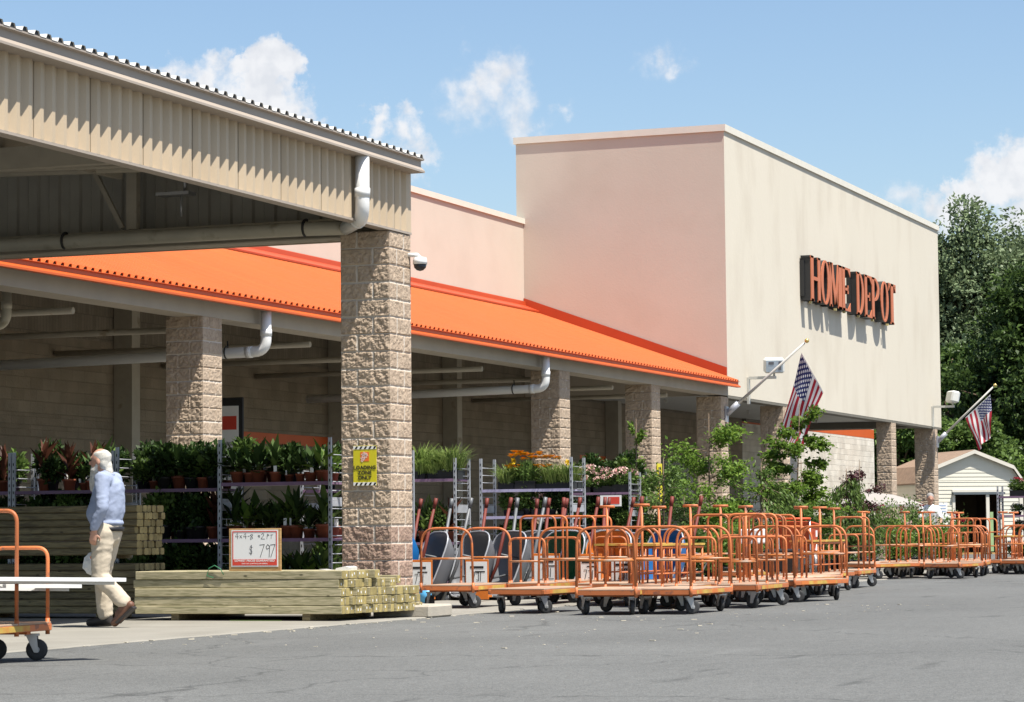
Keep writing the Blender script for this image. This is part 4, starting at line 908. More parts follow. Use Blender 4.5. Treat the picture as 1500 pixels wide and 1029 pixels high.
def make_plant(kind, seed=0):
    t = thing('potted_plant', 'x', 'plant'); g = np.random.default_rng(seed+77)
    if kind == 'broad':
        pot(t, .075, .13, M['terra']); V = []
        for k in range(32):
            a = g.random()*6.283; ln = .11+.15*g.random(); el = .15+1.25*g.random(); d = np.array([[math.cos(a)*math.cos(el), math.sin(a)*math.cos(el), math.sin(el)]])
            st = np.array([[0, 0, .12]])+d*(.05+.14*g.random()); V.append(leaf_quads(st, d+np.array([[0, 0, -.15]]), np.array([[math.cos(a)*-.6, math.sin(a)*-.6, .8]]), [ln], [ln*.40], .2))
        np_mesh('foliage', np.concatenate(V), 4, M[['leaf_dark', 'leaf_mid', 'leaf_dark', 'leaf_light', 'leaf_dark'][seed % 5]], t); s = MB()
        for k in range(4): a = k*1.6; s.tube([(0, 0, .11), (math.cos(a)*.03, math.sin(a)*.03, .26)], .006, 5)
        s.build('stem', M['stem'], t); plant_tag(t, .12+.02*(seed % 2))
    elif kind == 'tall':
        pot(t, .08, .14, M['terra']); V = []
        for k in range(24):
            a = g.random()*6.283; ln = .14+.22*g.random(); el = .5+1.0*g.random(); d = np.array([[math.cos(a)*math.cos(el), math.sin(a)*math.cos(el), math.sin(el)]])
            V.append(leaf_quads(np.array([[0, 0, .13+.22*g.random()]]), d, np.array([[-math.cos(a), -math.sin(a), .5]]), [ln], [ln*.24], .25))
        np_mesh('foliage', np.concatenate(V), 4, M[['leaf_dark', 'leaf_mid', 'leaf_bronze'][seed % 3]], t); s = MB(); s.tube([(0, 0, .1), (0.01, 0, .4)], .008, 5); s.build('stem', M['stem'], t); plant_tag(t, .14)
    elif kind == 'bush':
        pot(t, .09, .15, M['blackpot']); np_mesh('foliage', ball_leaves(640, (0, 0, .33), (.17, .18, .21), .07, seed=seed, shell=.3), 4, M[['leaf_dark', 'leaf_mid'][seed % 2]], t)
    elif kind == 'grass':
        pot(t, .085, .11, M['blackpot'], True); V = blades(120, .11, .30+.03*(seed % 3), seed, .006, .75); V[:, 2] += .09; V[:, 1] *= 1.25; np_mesh('foliage', V, 4, M['leaf_grass'], t); plant_tag(t, .05, .06*(seed % 3-1), .9)
        if seed % 2:
            f = [ball_leaves(14, (g.normal()*.05, g.normal()*.06, .36+.08*g.random()), (.02, .02, .015), .045, .8, .6, seed+k) for k in range(2)]; np_mesh('blooms', np.concatenate(f), 4, M['fl_yellow'], t)
    elif kind == 'marigold':
        pot(t, .085, .11, M['blackpot'], True); np_mesh('foliage', np.concatenate([ball_leaves(260, (0, 0, .22), (.12, .16, .13), .055, seed=seed, asp=.35), blades(60, .1, .36, seed, .004, .2)+np.array([0, 0, .08])]), 4, M['leaf_mid'], t)
        V = []
        for k in range(13):
            c = np.array([g.uniform(-.12, .12), g.uniform(-.16, .16), .43+.05*g.random()]); n = 14; a = np.arange(n)*6.283/n; d = np.stack([np.cos(a), np.sin(a), np.full(n, .75)], 1)
            V.append(leaf_quads(np.repeat(c[None], n, 0), d, np.repeat(np.array([[0, 0, 1.]]), n, 0), np.full(n, .062), np.full(n, .034), .05))
        np_mesh('blooms', np.concatenate(V), 4, M['fl_orange'], t)
    else:
        pot(t, .09, .13, M['blackpot'], kind != 'whitef'); np_mesh('foliage', ball_leaves(300, (0, 0, .24), (.14, .17, .13), .065, seed=seed, shell=.3), 4, M['leaf_mid'], t)
        V = np.concatenate([ball_leaves(10, c, (.022, .022, .018), .035, .3, .8, seed+i) for i, c in enumerate(np.array([0, 0, .27])+unit(g.normal(size=(15, 3))*np.array([1, 1, .5])+np.array([-.3, 0, .75]))*np.array([.14, .18, .12]))])
        np_mesh('blooms', V, 4, M[{'pinkf': 'fl_pink', 'whitef': 'fl_white', 'redf': 'fl_red'}[kind]], t)
    return t
PK = {}
def plant_kind(kind, v):
    if (kind, v) not in PK: PK[(kind, v)] = Kind(make_plant(kind, v))
    return PK[(kind, v)]
DESC = {'broad': 'broad leaved potted plant', 'tall': 'tall leafy potted plant', 'bush': 'dense bushy potted plant', 'grass': 'grassy black tray plant', 'marigold': 'orange flowering tray plant', 'pinkf': 'pale pink flowering plant', 'whitef': 'white flowering potted plant', 'redf': 'red flowering potted plant'}
def rack(x, y0, y1, shelves, top, where, kinds, dep=.56, shelfm='shelf', every=.21, rows=2, seed=0, side=True):
    """galvanised trolley rack: perforated corner posts, ladder sides, lilac shelves; long side along Y facing -X"""
    t = thing('plant_rack', 'plant trolley rack with galvanised posts, '+where, 'rack', (x, y0, 0), 0, 'plant racks'); w = y1-y0
    for px_ in (0, dep):
        for py in (0, w):
            m = MB(); m.box(px_-.016, px_+.016, py-.02, py+.02, .16, top); o = m.build('post', M['galv'], t); h = MB()
            for k in range(int((top-.3)/.09)): h.box(px_-.0185, px_-.0165, py-.007, py+.007, .3+k*.09, .335+k*.09)
            h.build('slot', M['ink'], o)
    for py in (0, w):
        m = MB()
        for k in range(int((top-.25)/.11)): m.tube([(.016, py, .24+k*.11), (dep-.016, py, .24+k*.11)], .006, 6)
        m.box(.02, dep-.02, py-.004, py+.004, top*.60, top*.60+.11) if side else None
        m.build('side_ladder', M['galv'], t)
    for z in [.20]+shelves:
        m = MB(); m.box(-.012, dep+.012, .022, w-.022, z-.030, z); m.box(-.02, -.0125, .022, w-.022, z-.036, z+.006); m.build('shelf', M[shelfm], t)
    for px_ in (.02, dep-.02):
        for py in (.02, w-.02): caster(t, px_, py, .06, True, 1.2)
    g = random.Random(seed); names = ['bottom']+[['top'], ['middle', 'top'], ['low', 'upper', 'top']][len(shelves)-1]
    for si, z in enumerate([.20]+shelves):
        ks = kinds[min(si, len(kinds)-1)]; nm = names[si] if si < len(names) else 'top'
        n = int((w-.12)/every)
        for r_ in range(rows):
            for i in range(n):
                k = ks[i % len(ks)] if isinstance(ks, tuple) else g.choice(ks); v = g.randrange(5); o = plant_kind(k, v)
                gap = (shelves+[9])[si]-z if si < len(shelves) else 9
                sc = g.uniform(.72, 1.3)*(min(1, gap/.62) if gap < 5 else 1)
                lab = '%s, %s from left, %s shelf %s, %s' % (DESC[k], ordinal(n-1-i), nm, 'front' if r_ == 0 else 'back', where)
                o.place((x+.13+r_*.28, y0+.06+every*(i+.5)+g.uniform(-.05, .05), z), g.uniform(0, 6.28) if k in ('broad', 'tall', 'bush') else g.choice((0, 3.1416)), ' '.join(lab.split()[:16]), 'plants on the racks', sc)
    return t
rack(30.2, 14.00, 15.50, [.87, 1.56], 2.10, 'rack left of the yellow sign', [['tall', 'broad'], ['tall', 'broad'], ['broad', 'broad', 'tall', 'bush']], every=.17, seed=1)
rack(30.3, 15.56, 17.0, [.87, 1.50], 2.04, 'rack beside the timber ends', [['bush'], ['bush', 'tall'], ['bush', 'bush', 'broad']], every=.17, seed=2)
rack(30.3, 17.06, 18.5, [.87, 1.50], 2.0, 'rack behind the man', [['bush'], ['bush'], ['bush', 'tall']], every=.19, seed=3)
rack(30.3, 18.56, 19.9, [.87, 1.50], 2.0, 'rack at left edge', [['bush'], ['bush'], ['bush', 'tall']], every=.22, seed=4)
rack(33.6, 14.6, 16.0, [.87, 1.52], 2.05, 'rack behind the sign rack', [['bush'], ['tall'], ['bush', 'broad']], every=.22, seed=9, rows=1)
rack(38.0, 15.55, 16.95, [.78, 1.735], 2.05, 'rack right of the near pillar', [['bush'], ['tall', 'bush', 'broad'], ['grass']], every=.21, seed=5)
rack(38.0, 13.69, 15.13, [.72, 1.16, 1.56], 2.03, 'rack under orange flowers', [['bush', 'pinkf'], ['pinkf', 'bush'], ['bush', 'pinkf'], ('grass', 'grass', 'marigold', 'marigold', 'marigold', 'grass', 'grass')], every=.19, seed=6, shelfm='shelf_pale')
rack(47.0, 15.80, 17.5, [.9, 1.63], 2.0, 'rack of pink blooms', [['bush'], ['bush'], ['pinkf']], every=.24, seed=7)
rack(51.0, 17.0, 18.4, [.9, 1.85], 2.1, 'shaded rack behind pink blooms', [['bush'], ['bush'], ['bush']], every=.2, seed=8)
rack(60.5, 9.75, 11.72, [.75, 1.2, 1.62], 1.85, 'white flower rack by the shed', [['whitef'], ['whitef', 'pinkf'], ['whitef'], ['pinkf', 'redf', 'grass']], every=.28, seed=12)
cd_ = MB(); cd_.box(46.93, 46.95, 15.95, 16.35, 1.38, 1.58); o = cd_.build('price_card', M['white']); q = MB(); q.box(46.926, 46.929, 15.98, 16.2, 1.42, 1.55); q.build('red_print', M['red'], o); tag(o, 'white and red price card hanging under the shelf of pink blooms', 'card')

# ------------------------------------------------------------------ wheelbarrows stood on their noses
def wheelbarrow(tray, handle, name='wheelbarrow'):
    """built lying as in use along +x (handles at -x), then tipped so the nose is down and the handles point up"""
    t = thing(name, 'x', 'wheelbarrow'); A = R(-62)
    Mx = Matrix.Translation((0, 0, .0)) @ Matrix.Rotation(A, 4, 'Y').inverted()
    U = lambda v: Mx @ Vector(v)
    def fin(mb):                                                   # tip up: x -> down
        mb.v = [tuple(Matrix.Translation((0, 0, .30)) @ Matrix.Rotation(R(68), 4, 'Y') @ Vector(v)) for v in mb.v]; return mb
    n = 28; prof = []
    for (sc, z, sx) in ((1, .0, 0), (1.03, .004, 0), (1.0, -.012, 0), (.93, -.09, .01), (.78, -.20, .04), (.55, -.265, .07), (.02, -.275, .08)):
        ring = []
        for k in range(n):
            a = 2*math.pi*k/n; c, s = math.cos(a), math.sin(a); e = .62
            x = .46*math.copysign(abs(c)**e, c)*(1.0); y = (.34+.05*(-c))*math.copysign(abs(s)**e, s)
            ring.append((x*sc+sx, y*sc, z))
        prof.append(ring)
    m = MB(); vs = [p for r in prof for p in r]; fs = [(i*n+k, i*n+(k+1) % n, (i+1)*n+(k+1) % n, (i+1)*n+k) for i in range(len(prof)-1) for k in range(n)]
    m.add(vs, fs, True); o = fin(m).build('tray', M[tray], t)
    sd = o.modifiers.new('wall', 'SOLIDIFY'); sd.thickness = .012
    r = MB(); r.tube([Vector(p) for p in prof[1]]+[Vector(prof[1][0])], .012, 6); fin(r).build('rim', M['rim'], o)
    for s in (-1, 1):
        h = MB(); h.tube([(.44, s*.06, -.34), (-.1, s*.24, -.29), (-.90, s*.29, -.16)], [.022, .024, .021], 8); h.tube([(-.89, s*.29, -.162), (-1.02, s*.295, -.14)], .027, 8); fin(h).build('handle', M[handle], t)
        l = MB(); l.tube([(-.25, s*.25, -.27), (-.32, s*.24, -.62), (-.10, s*.20, -.60), (.10, s*.18, -.29)], .014, 6); fin(l).build('leg', M['grey_handle'], t)
    w = MB(); w.lathe([(.09, -.04), (.15, -.045), (.19, -.02), (.19, .02), (.15, .045), (.09, .04)], (0, 0, 0), 18, 'Y'); w.v = [(v[0]+.34, v[1], v[2]-.42) for v in w.v]; wo = fin(w).build('wheel', M['rubber'], t)
    w = MB(); w.lathe([(.02, -.05), (.09, -.03), (.09, .03), (.02, .05)], (0, 0, 0), 14, 'Y'); w.v = [(v[0]+.34, v[1], v[2]-.42) for v in w.v]; fin(w).build('rim', M['hub'], wo)
    return t
M['rim'] = mat('rolled_rim', (.40, .41, .43), .35, metal=.2, var=.08)
def barrows():
    KG = Kind(wheelbarrow('grey_tray', 'grey_handle')); KR = Kind(wheelbarrow('grey_tray', 'red_handle')); KB = Kind(wheelbarrow('blue_tray', 'red_handle')); KN = Kind(wheelbarrow('green_tray', 'red_handle')); KO = Kind(wheelbarrow('orange_tray', 'red_handle'))
    rows = [(KB, 34.0, 14.82, 'blue wheelbarrow upended beside the pillar, mostly hidden'), (KG, 34.1, 14.35, 'grey wheelbarrow upended first from the pillar, tray tilted to the right'), (KR, 34.3, 13.85, 'second upended grey wheelbarrow from the pillar, with red handles'),
            (KG, 34.4, 13.38, 'third upended grey wheelbarrow from the pillar, behind tall hoops'), (KR, 35.2, 13.15, 'grey wheelbarrow with red handles in the back line'), (KN, 34.8, 12.72, 'dark green wheelbarrow upended between grey and orange ones'),
            (KO, 34.9, 12.10, 'orange wheelbarrow with rounded tray upended behind the carts'), (KR, 35.8, 12.6, 'grey wheelbarrow with red handles behind the orange one'), (KB, 35.2, 11.42, 'bright blue wheelbarrow upended at the right end of the line'),
            (KR, 35.9, 13.6, 'grey red handled wheelbarrow in the back line under the daylilies')]
    for i, (K, x, y, lab) in enumerate(rows): K.place((x, y, 0.2), R((178 if 'orange' in lab.split()[0] else 148)+((i*37) % 31)-15), lab, 'upended wheelbarrows')
    for i, (x, y, z, w, h) in enumerate(((33.3, 14.15, .18, .34, .36), (33.6, 13.45, .2, .3, .34), (33.7, 12.5, .25, .34, .36), (33.8, 11.95, .22, .34, .38), (34.0, 11.55, .22, .3, .34))):
        t = thing('price_placard', ['white price placard in an orange holder nearest the pillar', 'white price placard second from the pillar', 'white price placard before the green wheelbarrow', 'white price placard before the orange wheelbarrow', 'white price placard before the blue wheelbarrow'][i], 'placard', (x, y, z), 0, 'price placards on the wheelbarrows')
        b = MB(); b.bbox(0, .02, -w/2-.015, w/2+.015, -.16, h+.03, .004); b.box(.02, .5, -.02, .02, -.14, -.11); b.build('holder', M['orange_tray'], t)
        c = MB(); c.box(-.004, -.001, -w/2, w/2, 0, h); o = c.build('card', M['white'], t)
        k = MB(); k.box(-.007, -.005, -.10, .09, h-.09, h-.06); k.box(-.007, -.005, -.12, .02, h-.14, h-.125)
        strokes(k, [[(-.06, .20), (-.02, .20), (-.05, .08)], [(.0, .19), (.03, .2), (.03, .09), (0, .1)], [(.06, .2), (.055, .08)], [(-.1, .05), (.1, .06)]], Matrix.Translation((-.007, 0, 0)) @ FACE, .004); k.build('handwriting', M['ink'], o)
    b = MB(); b.lathe([(.01, 0), (.08, .02), (.11, .10), (.09, .18), (.02, .22)], (32.6, 13.75, .012), 14); tag(b.build('blue_bucket', mat('sky_blue', (.10, .38, .66), .4)), 'small round pale blue bag at the foot of the pillar', 'bag')
barrows()
def shopping_cart():
    t = thing('shopping_cart', 'red orange plastic shopping cart among the orange flatbed carts', 'shopping cart', (41.4, 11.14, .01), R(4))
    m = MB(); a = [(-.42, -.27, 1.02), (.46, -.24, .98), (.46, .24, .98), (-.42, .27, 1.02)]; b = [(-.30, -.22, .52), (.36, -.18, .58), (.36, .18, .58), (-.30, .22, .52)]
    m.add(a+b, [(0, 1, 5, 4), (1, 2, 6, 5), (2, 3, 7, 6), (3, 0, 4, 7), (4, 5, 6, 7)]); o = m.build('basket', M['cart_red'], t); sd = o.modifiers.new('wall', 'SOLIDIFY'); sd.thickness = .014
    r = MB(); r.tube([Vector(p) for p in a]+[Vector(a[0])], .022, 8); r.build('rim', M['cart_red'], o)
    l = MB(); l.box(-.12, .02, -.283, -.281, .80, .90); l.build('label', M['white'], o)
    h = MB(); h.tube([(-.46, -.27, 1.08), (-.46, .27, 1.08)], .02, 8); h.build('handle', M['cart_red'], t)
    f = MB()
    for s in (-1, 1): f.tube(arc_path([(-.44, s*.25, 1.06), (-.36, s*.25, .22), (.42, s*.20, .20)], .1, 5), .016, 8); f.tube([(.30, s*.18, .56), (.30, s*.2, .21)], .014, 6)
    f.tube([(-.36, -.25, .22), (-.36, .25, .22)], .014, 6); f.tube([(.42, -.2, .2), (.42, .2, .2)], .014, 6); f.build('frame', M['zinc'], t)
    for x, y in ((-.34, -.24), (-.34, .24), (.38, -.19), (.38, .19)): caster(t, x, y, .06, True)
    b = thing('plastic_bag', 'white crumpled plastic bag hanging off the red shopping cart', 'bag', (42.0, 11.1, .52)); m = MB(); m.addbm(blob((0, 0, 0), (.13, .16, .2), 3, .06)); m.build('film', M['white'], b)
def blob(c, r, sub, amp, seed=0):
    bm = bmesh.new(); bmesh.ops.create_icosphere(bm, subdivisions=sub, radius=1)
    for v in bm.verts:
        n = v.co.normalized(); k = 1+amp*mnoise.noise(n*3+Vector((seed, 0, 0)))/.3; v.co = Vector((c[0]+n.x*r[0]*k, c[1]+n.y*r[1]*k, c[2]+n.z*r[2]*k))
    return bm
shopping_cart()
def bins():
    b = MB(); b.bbox(-.19, .19, -.15, .15, 0, .22, .02); o = b.build('white_tub', M['white']); o.location = (39.0, 11.2, .72); tag(o, 'small white tub standing among carts before the weeping tree', 'tub')
    b = MB(); b.bbox(-.2, .2, -.25, .25, 0, .32, .02); o = b.build('dark_crate', M['blackpot']); o.location = (37.6, 10.35, .33); tag(o, 'black crate on a cart deck in the middle of the row', 'crate')
bins()

# ------------------------------------------------------------------ nursery trees and shrubs
def tree_mesh(t, trunk, limbs, leafmat, leaf, asp, seed, name='crown', barkm='bark'):
    tb = MB(); tb.tube(trunk[0], trunk[1], 8); V = []
    for (a, b, r) in limbs: tb.tube([a, (Vector(a)+Vector(b))/2+Vector((0, 0, .04)), b], [r, r*.7, r*.35], 5)
    tb.build('trunk', M[barkm], t)
def sapling(x, y, h, crown, label, leafs, seed, cat='tree', lean=(0, 0), leaf=.085, n=1500, asp=.55, name='nursery_tree', clumps=16, droop=.1, low=.35, potm='blackpot', group='nursery trees in pots'):
    t = thing(name, label, cat, (x, y, .012), 0, group); g = np.random.default_rng(seed)
    pot(t, .17, .28, M[potm]); top = np.array([lean[0], lean[1], h])
    tb = MB(); tb.tube([(0, 0, .2), tuple(top*.5+np.array([.03, .02, 0])), tuple(top)], [.026, .018, .006], 7); V = []; per = int(1.7*n)//clumps; crown *= 1.12
    for k in range(clumps):
        f = low+(1-low)*(k+.5)/clumps; f = min(.99, f+g.normal()*.03); base = top*f*.88+np.array([0, 0, .05]); a = g.random()*6.283; wd = crown*math.sin(math.pi*min(1, max(.12, (1-f)/(1-low)*.85+.12)))
        e = base+np.array([math.cos(a)*wd*(.5+.6*g.random()), math.sin(a)*wd*(.5+.6*g.random()), .12*h*(g.random()-.1)-droop*wd])
        tb.tube([tuple(base), tuple((base+e)/2+np.array([0, 0, .03])), tuple(e)], [.010, .007, .003], 5)
        per = int(per); u = g.random((per, 1))**.7; p = base+(e-base)*(.25+.85*u)+g.normal(size=(per, 3))*np.array([.10, .10, .08])*crown*(.5+.6*u); d = unit((e-base)+g.normal(size=(per, 3))*.45*crown+np.array([0, 0, -droop*.8])); nm = unit(g.normal(size=(per, 3))*.6+np.array([0, 0, 1]))
        s = leaf*.82*(.6+.8*g.random(per)); V.append(leaf_quads(p, d, nm, s, s*asp))
    tb.build('trunk', M['bark'], t); np_mesh('crown', np.concatenate(V), 4, M[leafs], t); return t
sapling(50.0, 15.2, 3.15, .95, 'bushy green nursery tree, tallest of the left clump, before the corner pillar', 'leaf_light', 21, n=3000, clumps=26, low=.22, leaf=.10)
sapling(48.6, 15.75, 2.1, .75, 'broad low green nursery tree at the left of the clump by the yellow marked pillar', 'leaf_mid', 22, n=1900, clumps=20, low=.25, leaf=.09)
sapling(50.6, 14.35, 2.2, .85, 'drooping green nursery tree right of the tallest one', 'leaf_mid', 23, n=2800, clumps=22, low=.25, droop=.5, asp=.28, leaf=.12)
sapling(53.4, 14.45, 3.45, .62, 'slender bright green sapling reaching up in front of the hanging flag', 'leaf_light', 24, n=2200, clumps=22, low=.30, leaf=.11, lean=(.05, -.12), asp=.75)
sapling(53.0, 14.2, 2.3, .7, 'mid green bushy nursery tree beneath the bright sapling', 'leaf_light', 29, n=2200, clumps=18, low=.2, leaf=.08)
sapling(54.5, 13.65, 2.15, .80, 'weeping green nursery tree with drooping branches near the pale wall', 'leaf_mid', 25, n=3200, clumps=24, droop=.9, asp=.3, leaf=.11, low=.45)
sapling(55.2, 13.55, 2.35, .55, 'dark purple leaved nursery tree behind the weeping green one', 'leaf_purple', 26, n=1500, clumps=16, low=.3, asp=.5, leaf=.08)
sapling(55.4, 14.1, 1.5, .6, 'low purple leaved shrub beside the weeping tree', 'leaf_purple', 27, 'shrub', n=1700, clumps=14, low=.15, leaf=.07)
sapling(48.0, 16.0, 3.0, .24, 'thin climbing plant on a stake in front of the yellow marked pillar', 'leaf_light', 28, 'plant', n=900, clumps=22, low=.2, leaf=.09, name='climbing_plant')
sapling(51.5, 14.9, 1.3, .55, 'bronze leaved shrub low in the clump of nursery trees', 'leaf_bronze', 30, 'shrub', n=1500, clumps=14, low=.15, leaf=.07)
sapling(47.4, 14.9, 1.55, .40, 'small clipped round evergreen among the nursery trees', 'leaf_dark', 31, 'shrub', n=2200, clumps=16, low=.4, leaf=.045, asp=.35)
sapling(52.2, 13.6, 1.5, .55, 'leafy green shrub with white tags below the bright sapling', 'leaf_mid', 32, 'shrub', n=1600, clumps=14, low=.15, leaf=.075)
sapling(47.6, 15.35, 2.25, .7, 'leafy green nursery tree filling the left of the clump behind the T handles', 'leaf_mid', 33, n=1700, clumps=22, low=.15, leaf=.085)
sapling(49.0, 14.7, 1.45, .6, 'spreading mid green nursery tree in the centre of the clump', 'leaf_light', 34, n=2400, clumps=22, low=.12, leaf=.08)
sapling(51.6, 14.1, 1.5, .55, 'soft green feathery nursery tree left of the bright sapling', 'leaf_mid', 35, n=2600, clumps=22, low=.12, leaf=.09, asp=.35)
def rose(x, y, h, label, bloom, seed):
    t = thing('rose_bush', label, 'shrub', (x, y, .012), 0, 'rose bushes behind the far carts'); pot(t, .16, .26, M['blackpot']); g = np.random.default_rng(seed); V = []; s = MB()
    for k in range(10):
        a = g.random()*6.283; e = np.array([math.cos(a)*.34*g.random(), math.sin(a)*.34*g.random(), h*(.6+.4*g.random())]); s.tube([(0, 0, .22), tuple(e)], [.009, .004], 5)
        p = np.array([0, 0, .25])+(e-np.array([0, 0, .25]))*g.random((120, 1))**.7+g.normal(size=(120, 3))*.11; d = unit(g.normal(size=(120, 3))+np.array([0, 0, .3])); V.append(leaf_quads(p, d, unit(g.normal(size=(120, 3))+np.array([0, 0, 1])), .075*(.6+.7*g.random(120)), .042*np.ones(120)))
    s.build('stem', M['stem'], t); np_mesh('foliage', np.concatenate(V), 4, M['leaf_mid' if seed % 3 else 'leaf_light'], t)
    B = np.concatenate([ball_leaves(12, (g.normal()*.25, g.normal()*.25, h*(.55+.4*g.random())), (.03, .03, .025), .05, .3, .8, seed+i) for i in range(3)]); np_mesh('blooms', B, 4, M[bloom], t)
for i, (x, y, h, b) in enumerate(((58.5, 15.0, 1.35, 'fl_white'), (60.2, 14.85, 1.45, 'fl_red'), (59.0, 14.25, 1.3, 'fl_pink'), (60.5, 14.1, 1.5, 'fl_red'), (58.2, 13.5, 1.15, 'fl_pink'), (60.0, 13.35, 1.35, 'fl_white'), (61.2, 12.9, 1.3, 'fl_red'), (59.2, 12.75, 1.15, 'fl_white'), (57.4, 14.4, 1.0, 'fl_white'), (61.5, 13.9, 1.6, 'fl_red'), (47.0, 14.0, .95, 'fl_pink'), (44.5, 12.9, 1.0, 'fl_pink'), (43.4, 13.5, 1.0, 'fl_pink'))):
    rose(x, y, h, ['rose bush with white blooms at the left of the bushy row', 'rose bush with red blooms under the grey parasol', 'rose bush with pale pink blooms left of the slim pillar', 'tall rose bush with dark red blooms before the slim pillar', 'low pink rose bush in front of the bushy row', 'rose bush with white blooms between the two far pillars', 'rose bush with red blooms before the far pillar', 'low rose bush with white blooms left of the shed notice', 'small white rose bush beside the free standing hooped cart', 'tallest red rose bush beside the stooping person', 'pink flowering bush in front of the small clipped evergreen', 'pink flowering bush behind the cart framing the blue tray', 'pink flowering bush right of the bright blue wheelbarrow'][i], b, 50+i)
def parasol():
    t = thing('patio_parasol', 'open grey beige parasol above the rose bushes', 'parasol', (64, 15.4, 0)); m = MB(); n = 8; prof = [(.02, 1.80), (.5, 1.74), (.95, 1.61), (1.22, 1.50), (1.22, 1.44)]
    m.lathe(prof, (0, 0, 0), 8, smooth=False); m.f = m.f[:-2]; m.s = m.s[:-2]; m.m = m.m[:-2]; m.build('canopy', mat('parasol_cloth', (.34, .31, .28), .85, var=.03), t)
    p = MB(); p.tube([(0, 0, .05), (0, 0, 1.82)], .022, 8); p.build('pole', M['flood_arm'], t); b = MB(); b.lathe([(.25, 0), (.25, .05), (.06, .09), (.03, .2)], (0, 0, 0), 16); b.build('base', M['blackpot'], t)
parasol()

# ------------------------------------------------------------------ shed
def shed():
    t = thing('garden_shed', 'cream clapboard barn shed with a brown roof and open doorway', 'shed', (96.5, 19.55, 0), R(213))
    # local: front faces +x, width along y, depth along -x
    Wd, D, ze, zk, kz, pk = 1.78, 4.2, 2.62, 1.44, 3.08, 3.62
    def out(x, s=1.0, dz=0): return [(x, -Wd*s, 0+dz), (x, Wd*s, 0+dz), (x, Wd*s, ze+dz), (x, zk*s, kz+dz), (x, 0, pk+dz), (x, -zk*s, kz+dz), (x, -Wd*s, ze+dz)]
    w = MB(); dw0, dw1, dh = -.72, .98, 2.12
    def clap(mb, P0, u, length, z0, z1, nrm, hole=None):
        z = z0
        while z < z1-.02:
            zz = min(z+.14, z1)
            for a, b in ([(0, length)] if not hole or z >= hole[2] else [(0, hole[0]), (hole[1], length)]):
                A = P0+u*a; B = P0+u*b
                mb.add([A+Vector((0, 0, z))+nrm*.018, B+Vector((0, 0, z))+nrm*.018, B+Vector((0, 0, zz))+nrm*.002, A+Vector((0, 0, zz))+nrm*.002, A+Vector((0, 0, z)), B+Vector((0, 0, z))], [(0, 1, 2, 3), (0, 4, 5, 1)])
            z = zz
    clap(w, Vector((0, -Wd, 0)), Vector((0, 1, 0)), 2*Wd, .05, ze, Vector((1, 0, 0)), (Wd+dw0, Wd+dw1, dh))
    z = ze
    while z < pk-.06:
        zz = min(z+.14, pk)
        hw = lambda q: (Wd+(zk-Wd)*(q-ze)/(kz-ze)) if q < kz else zk*(1-(q-kz)/(pk-kz))
        w.add([(.018, -hw(z), z), (.018, hw(z), z), (.002, hw(zz), zz), (.002, -hw(zz), zz), (0, -hw(z), z), (0, hw(z), z)], [(0, 1, 2, 3), (0, 4, 5, 1)]); z = zz
    clap(w, Vector((0, Wd, 0)), Vector((-1, 0, 0)), D, .05, ze, Vector((0, 1, 0))); clap(w, Vector((-D, -Wd, 0)), Vector((1, 0, 0)), D, .05, ze, Vector((0, -1, 0)))
    w.prism(out(-D), (.02, 0, 0)); w.build('wall', mat('cream_clapboard', (.68, .65, .54), .7, var=.03), t)
    r = MB(); pts = [(Wd+.12, ze-.12), (zk+.03, kz+.03), (0, pk+.05), (-zk-.03, kz+.03), (-Wd-.12, ze-.12)]
    for i in range(4):
        (a, b), (c, d) = pts[i], pts[i+1]; r.prism([(.16, a, b), (.16, c, d), (.16, c, d+.05), (.16, a, b+.05)], (-D-.3, 0, 0))
    r.build('roof', mat('brown_shingle', (.27, .185, .125), .9, var=.15, vscale=5, bump=.6), t)
    tr = MB()
    for i in range(4):
        (a, b), (c, d) = pts[i], pts[i+1]; tr.prism([(.165, a, b-.09), (.165, c, d-.09), (.165, c, d+.04), (.165, a, b+.04)], (.03, 0, 0))
    for y in (-Wd, Wd): tr.box(.02, .045, y-.07, y+.07, .03, ze-.05)
    for y in (dw0-.05, dw1+.05): tr.box(.02, .05, y-.05, y+.05, .03, dh)
    tr.box(.02, .05, dw0-.1, dw1+.1, dh+.09, dh+.17); tr.build('trim', M['coping'], t)
    hd = MB(); hd.box(.02, .16, dw0-.1, dw1+.15, dh+.003, dh+.085); hd.build('door_track', mat('slate_blue', (.10, .12, .13), .6), t)
    inn = MB(); inn.box(-D+.03, -D+.05, -Wd+.03, Wd-.03, .05, ze); inn.box(-D+.05, -.02, -Wd+.03, -Wd+.04, .05, ze); inn.box(-D+.05, -.02, Wd-.04, Wd-.03, .05, ze); inn.build('inner_wall', mat('dark_inner', (.10, .085, .06), .9), t)
    fl = MB(); fl.box(-D+.03, -.03, -Wd+.05, Wd-.05, .0, .06); fl.build('floor', M['ply'], t)
    dp = MB(); dp.box(.06, .12, .42, .54, .05, dh); dp.build('door_post', M['coping'], t)
    gp = MB(); gp.box(.03, .055, .58, .70, .1, 1.5); gp.build('green_panel', mat('pale_green', (.30, .42, .20), .7), t)
    nb = MB(); nb.box(.051, .055, -1.42, -1.02, 1.25, 1.85); o = nb.build('notice', M['white'], t); k = MB()
    for z in (1.72, 1.62, 1.52): k.box(.0555, .058, -1.38, -1.08, z, z+.03)
    k.build('text_line', mat('blue_print', (.25, .35, .55), .6), o)
    nb = MB(); nb.box(.051, .055, -1.62, -1.46, 1.2, 1.8); nb.build('yellow_notice', M['yellow'], t)
shed()

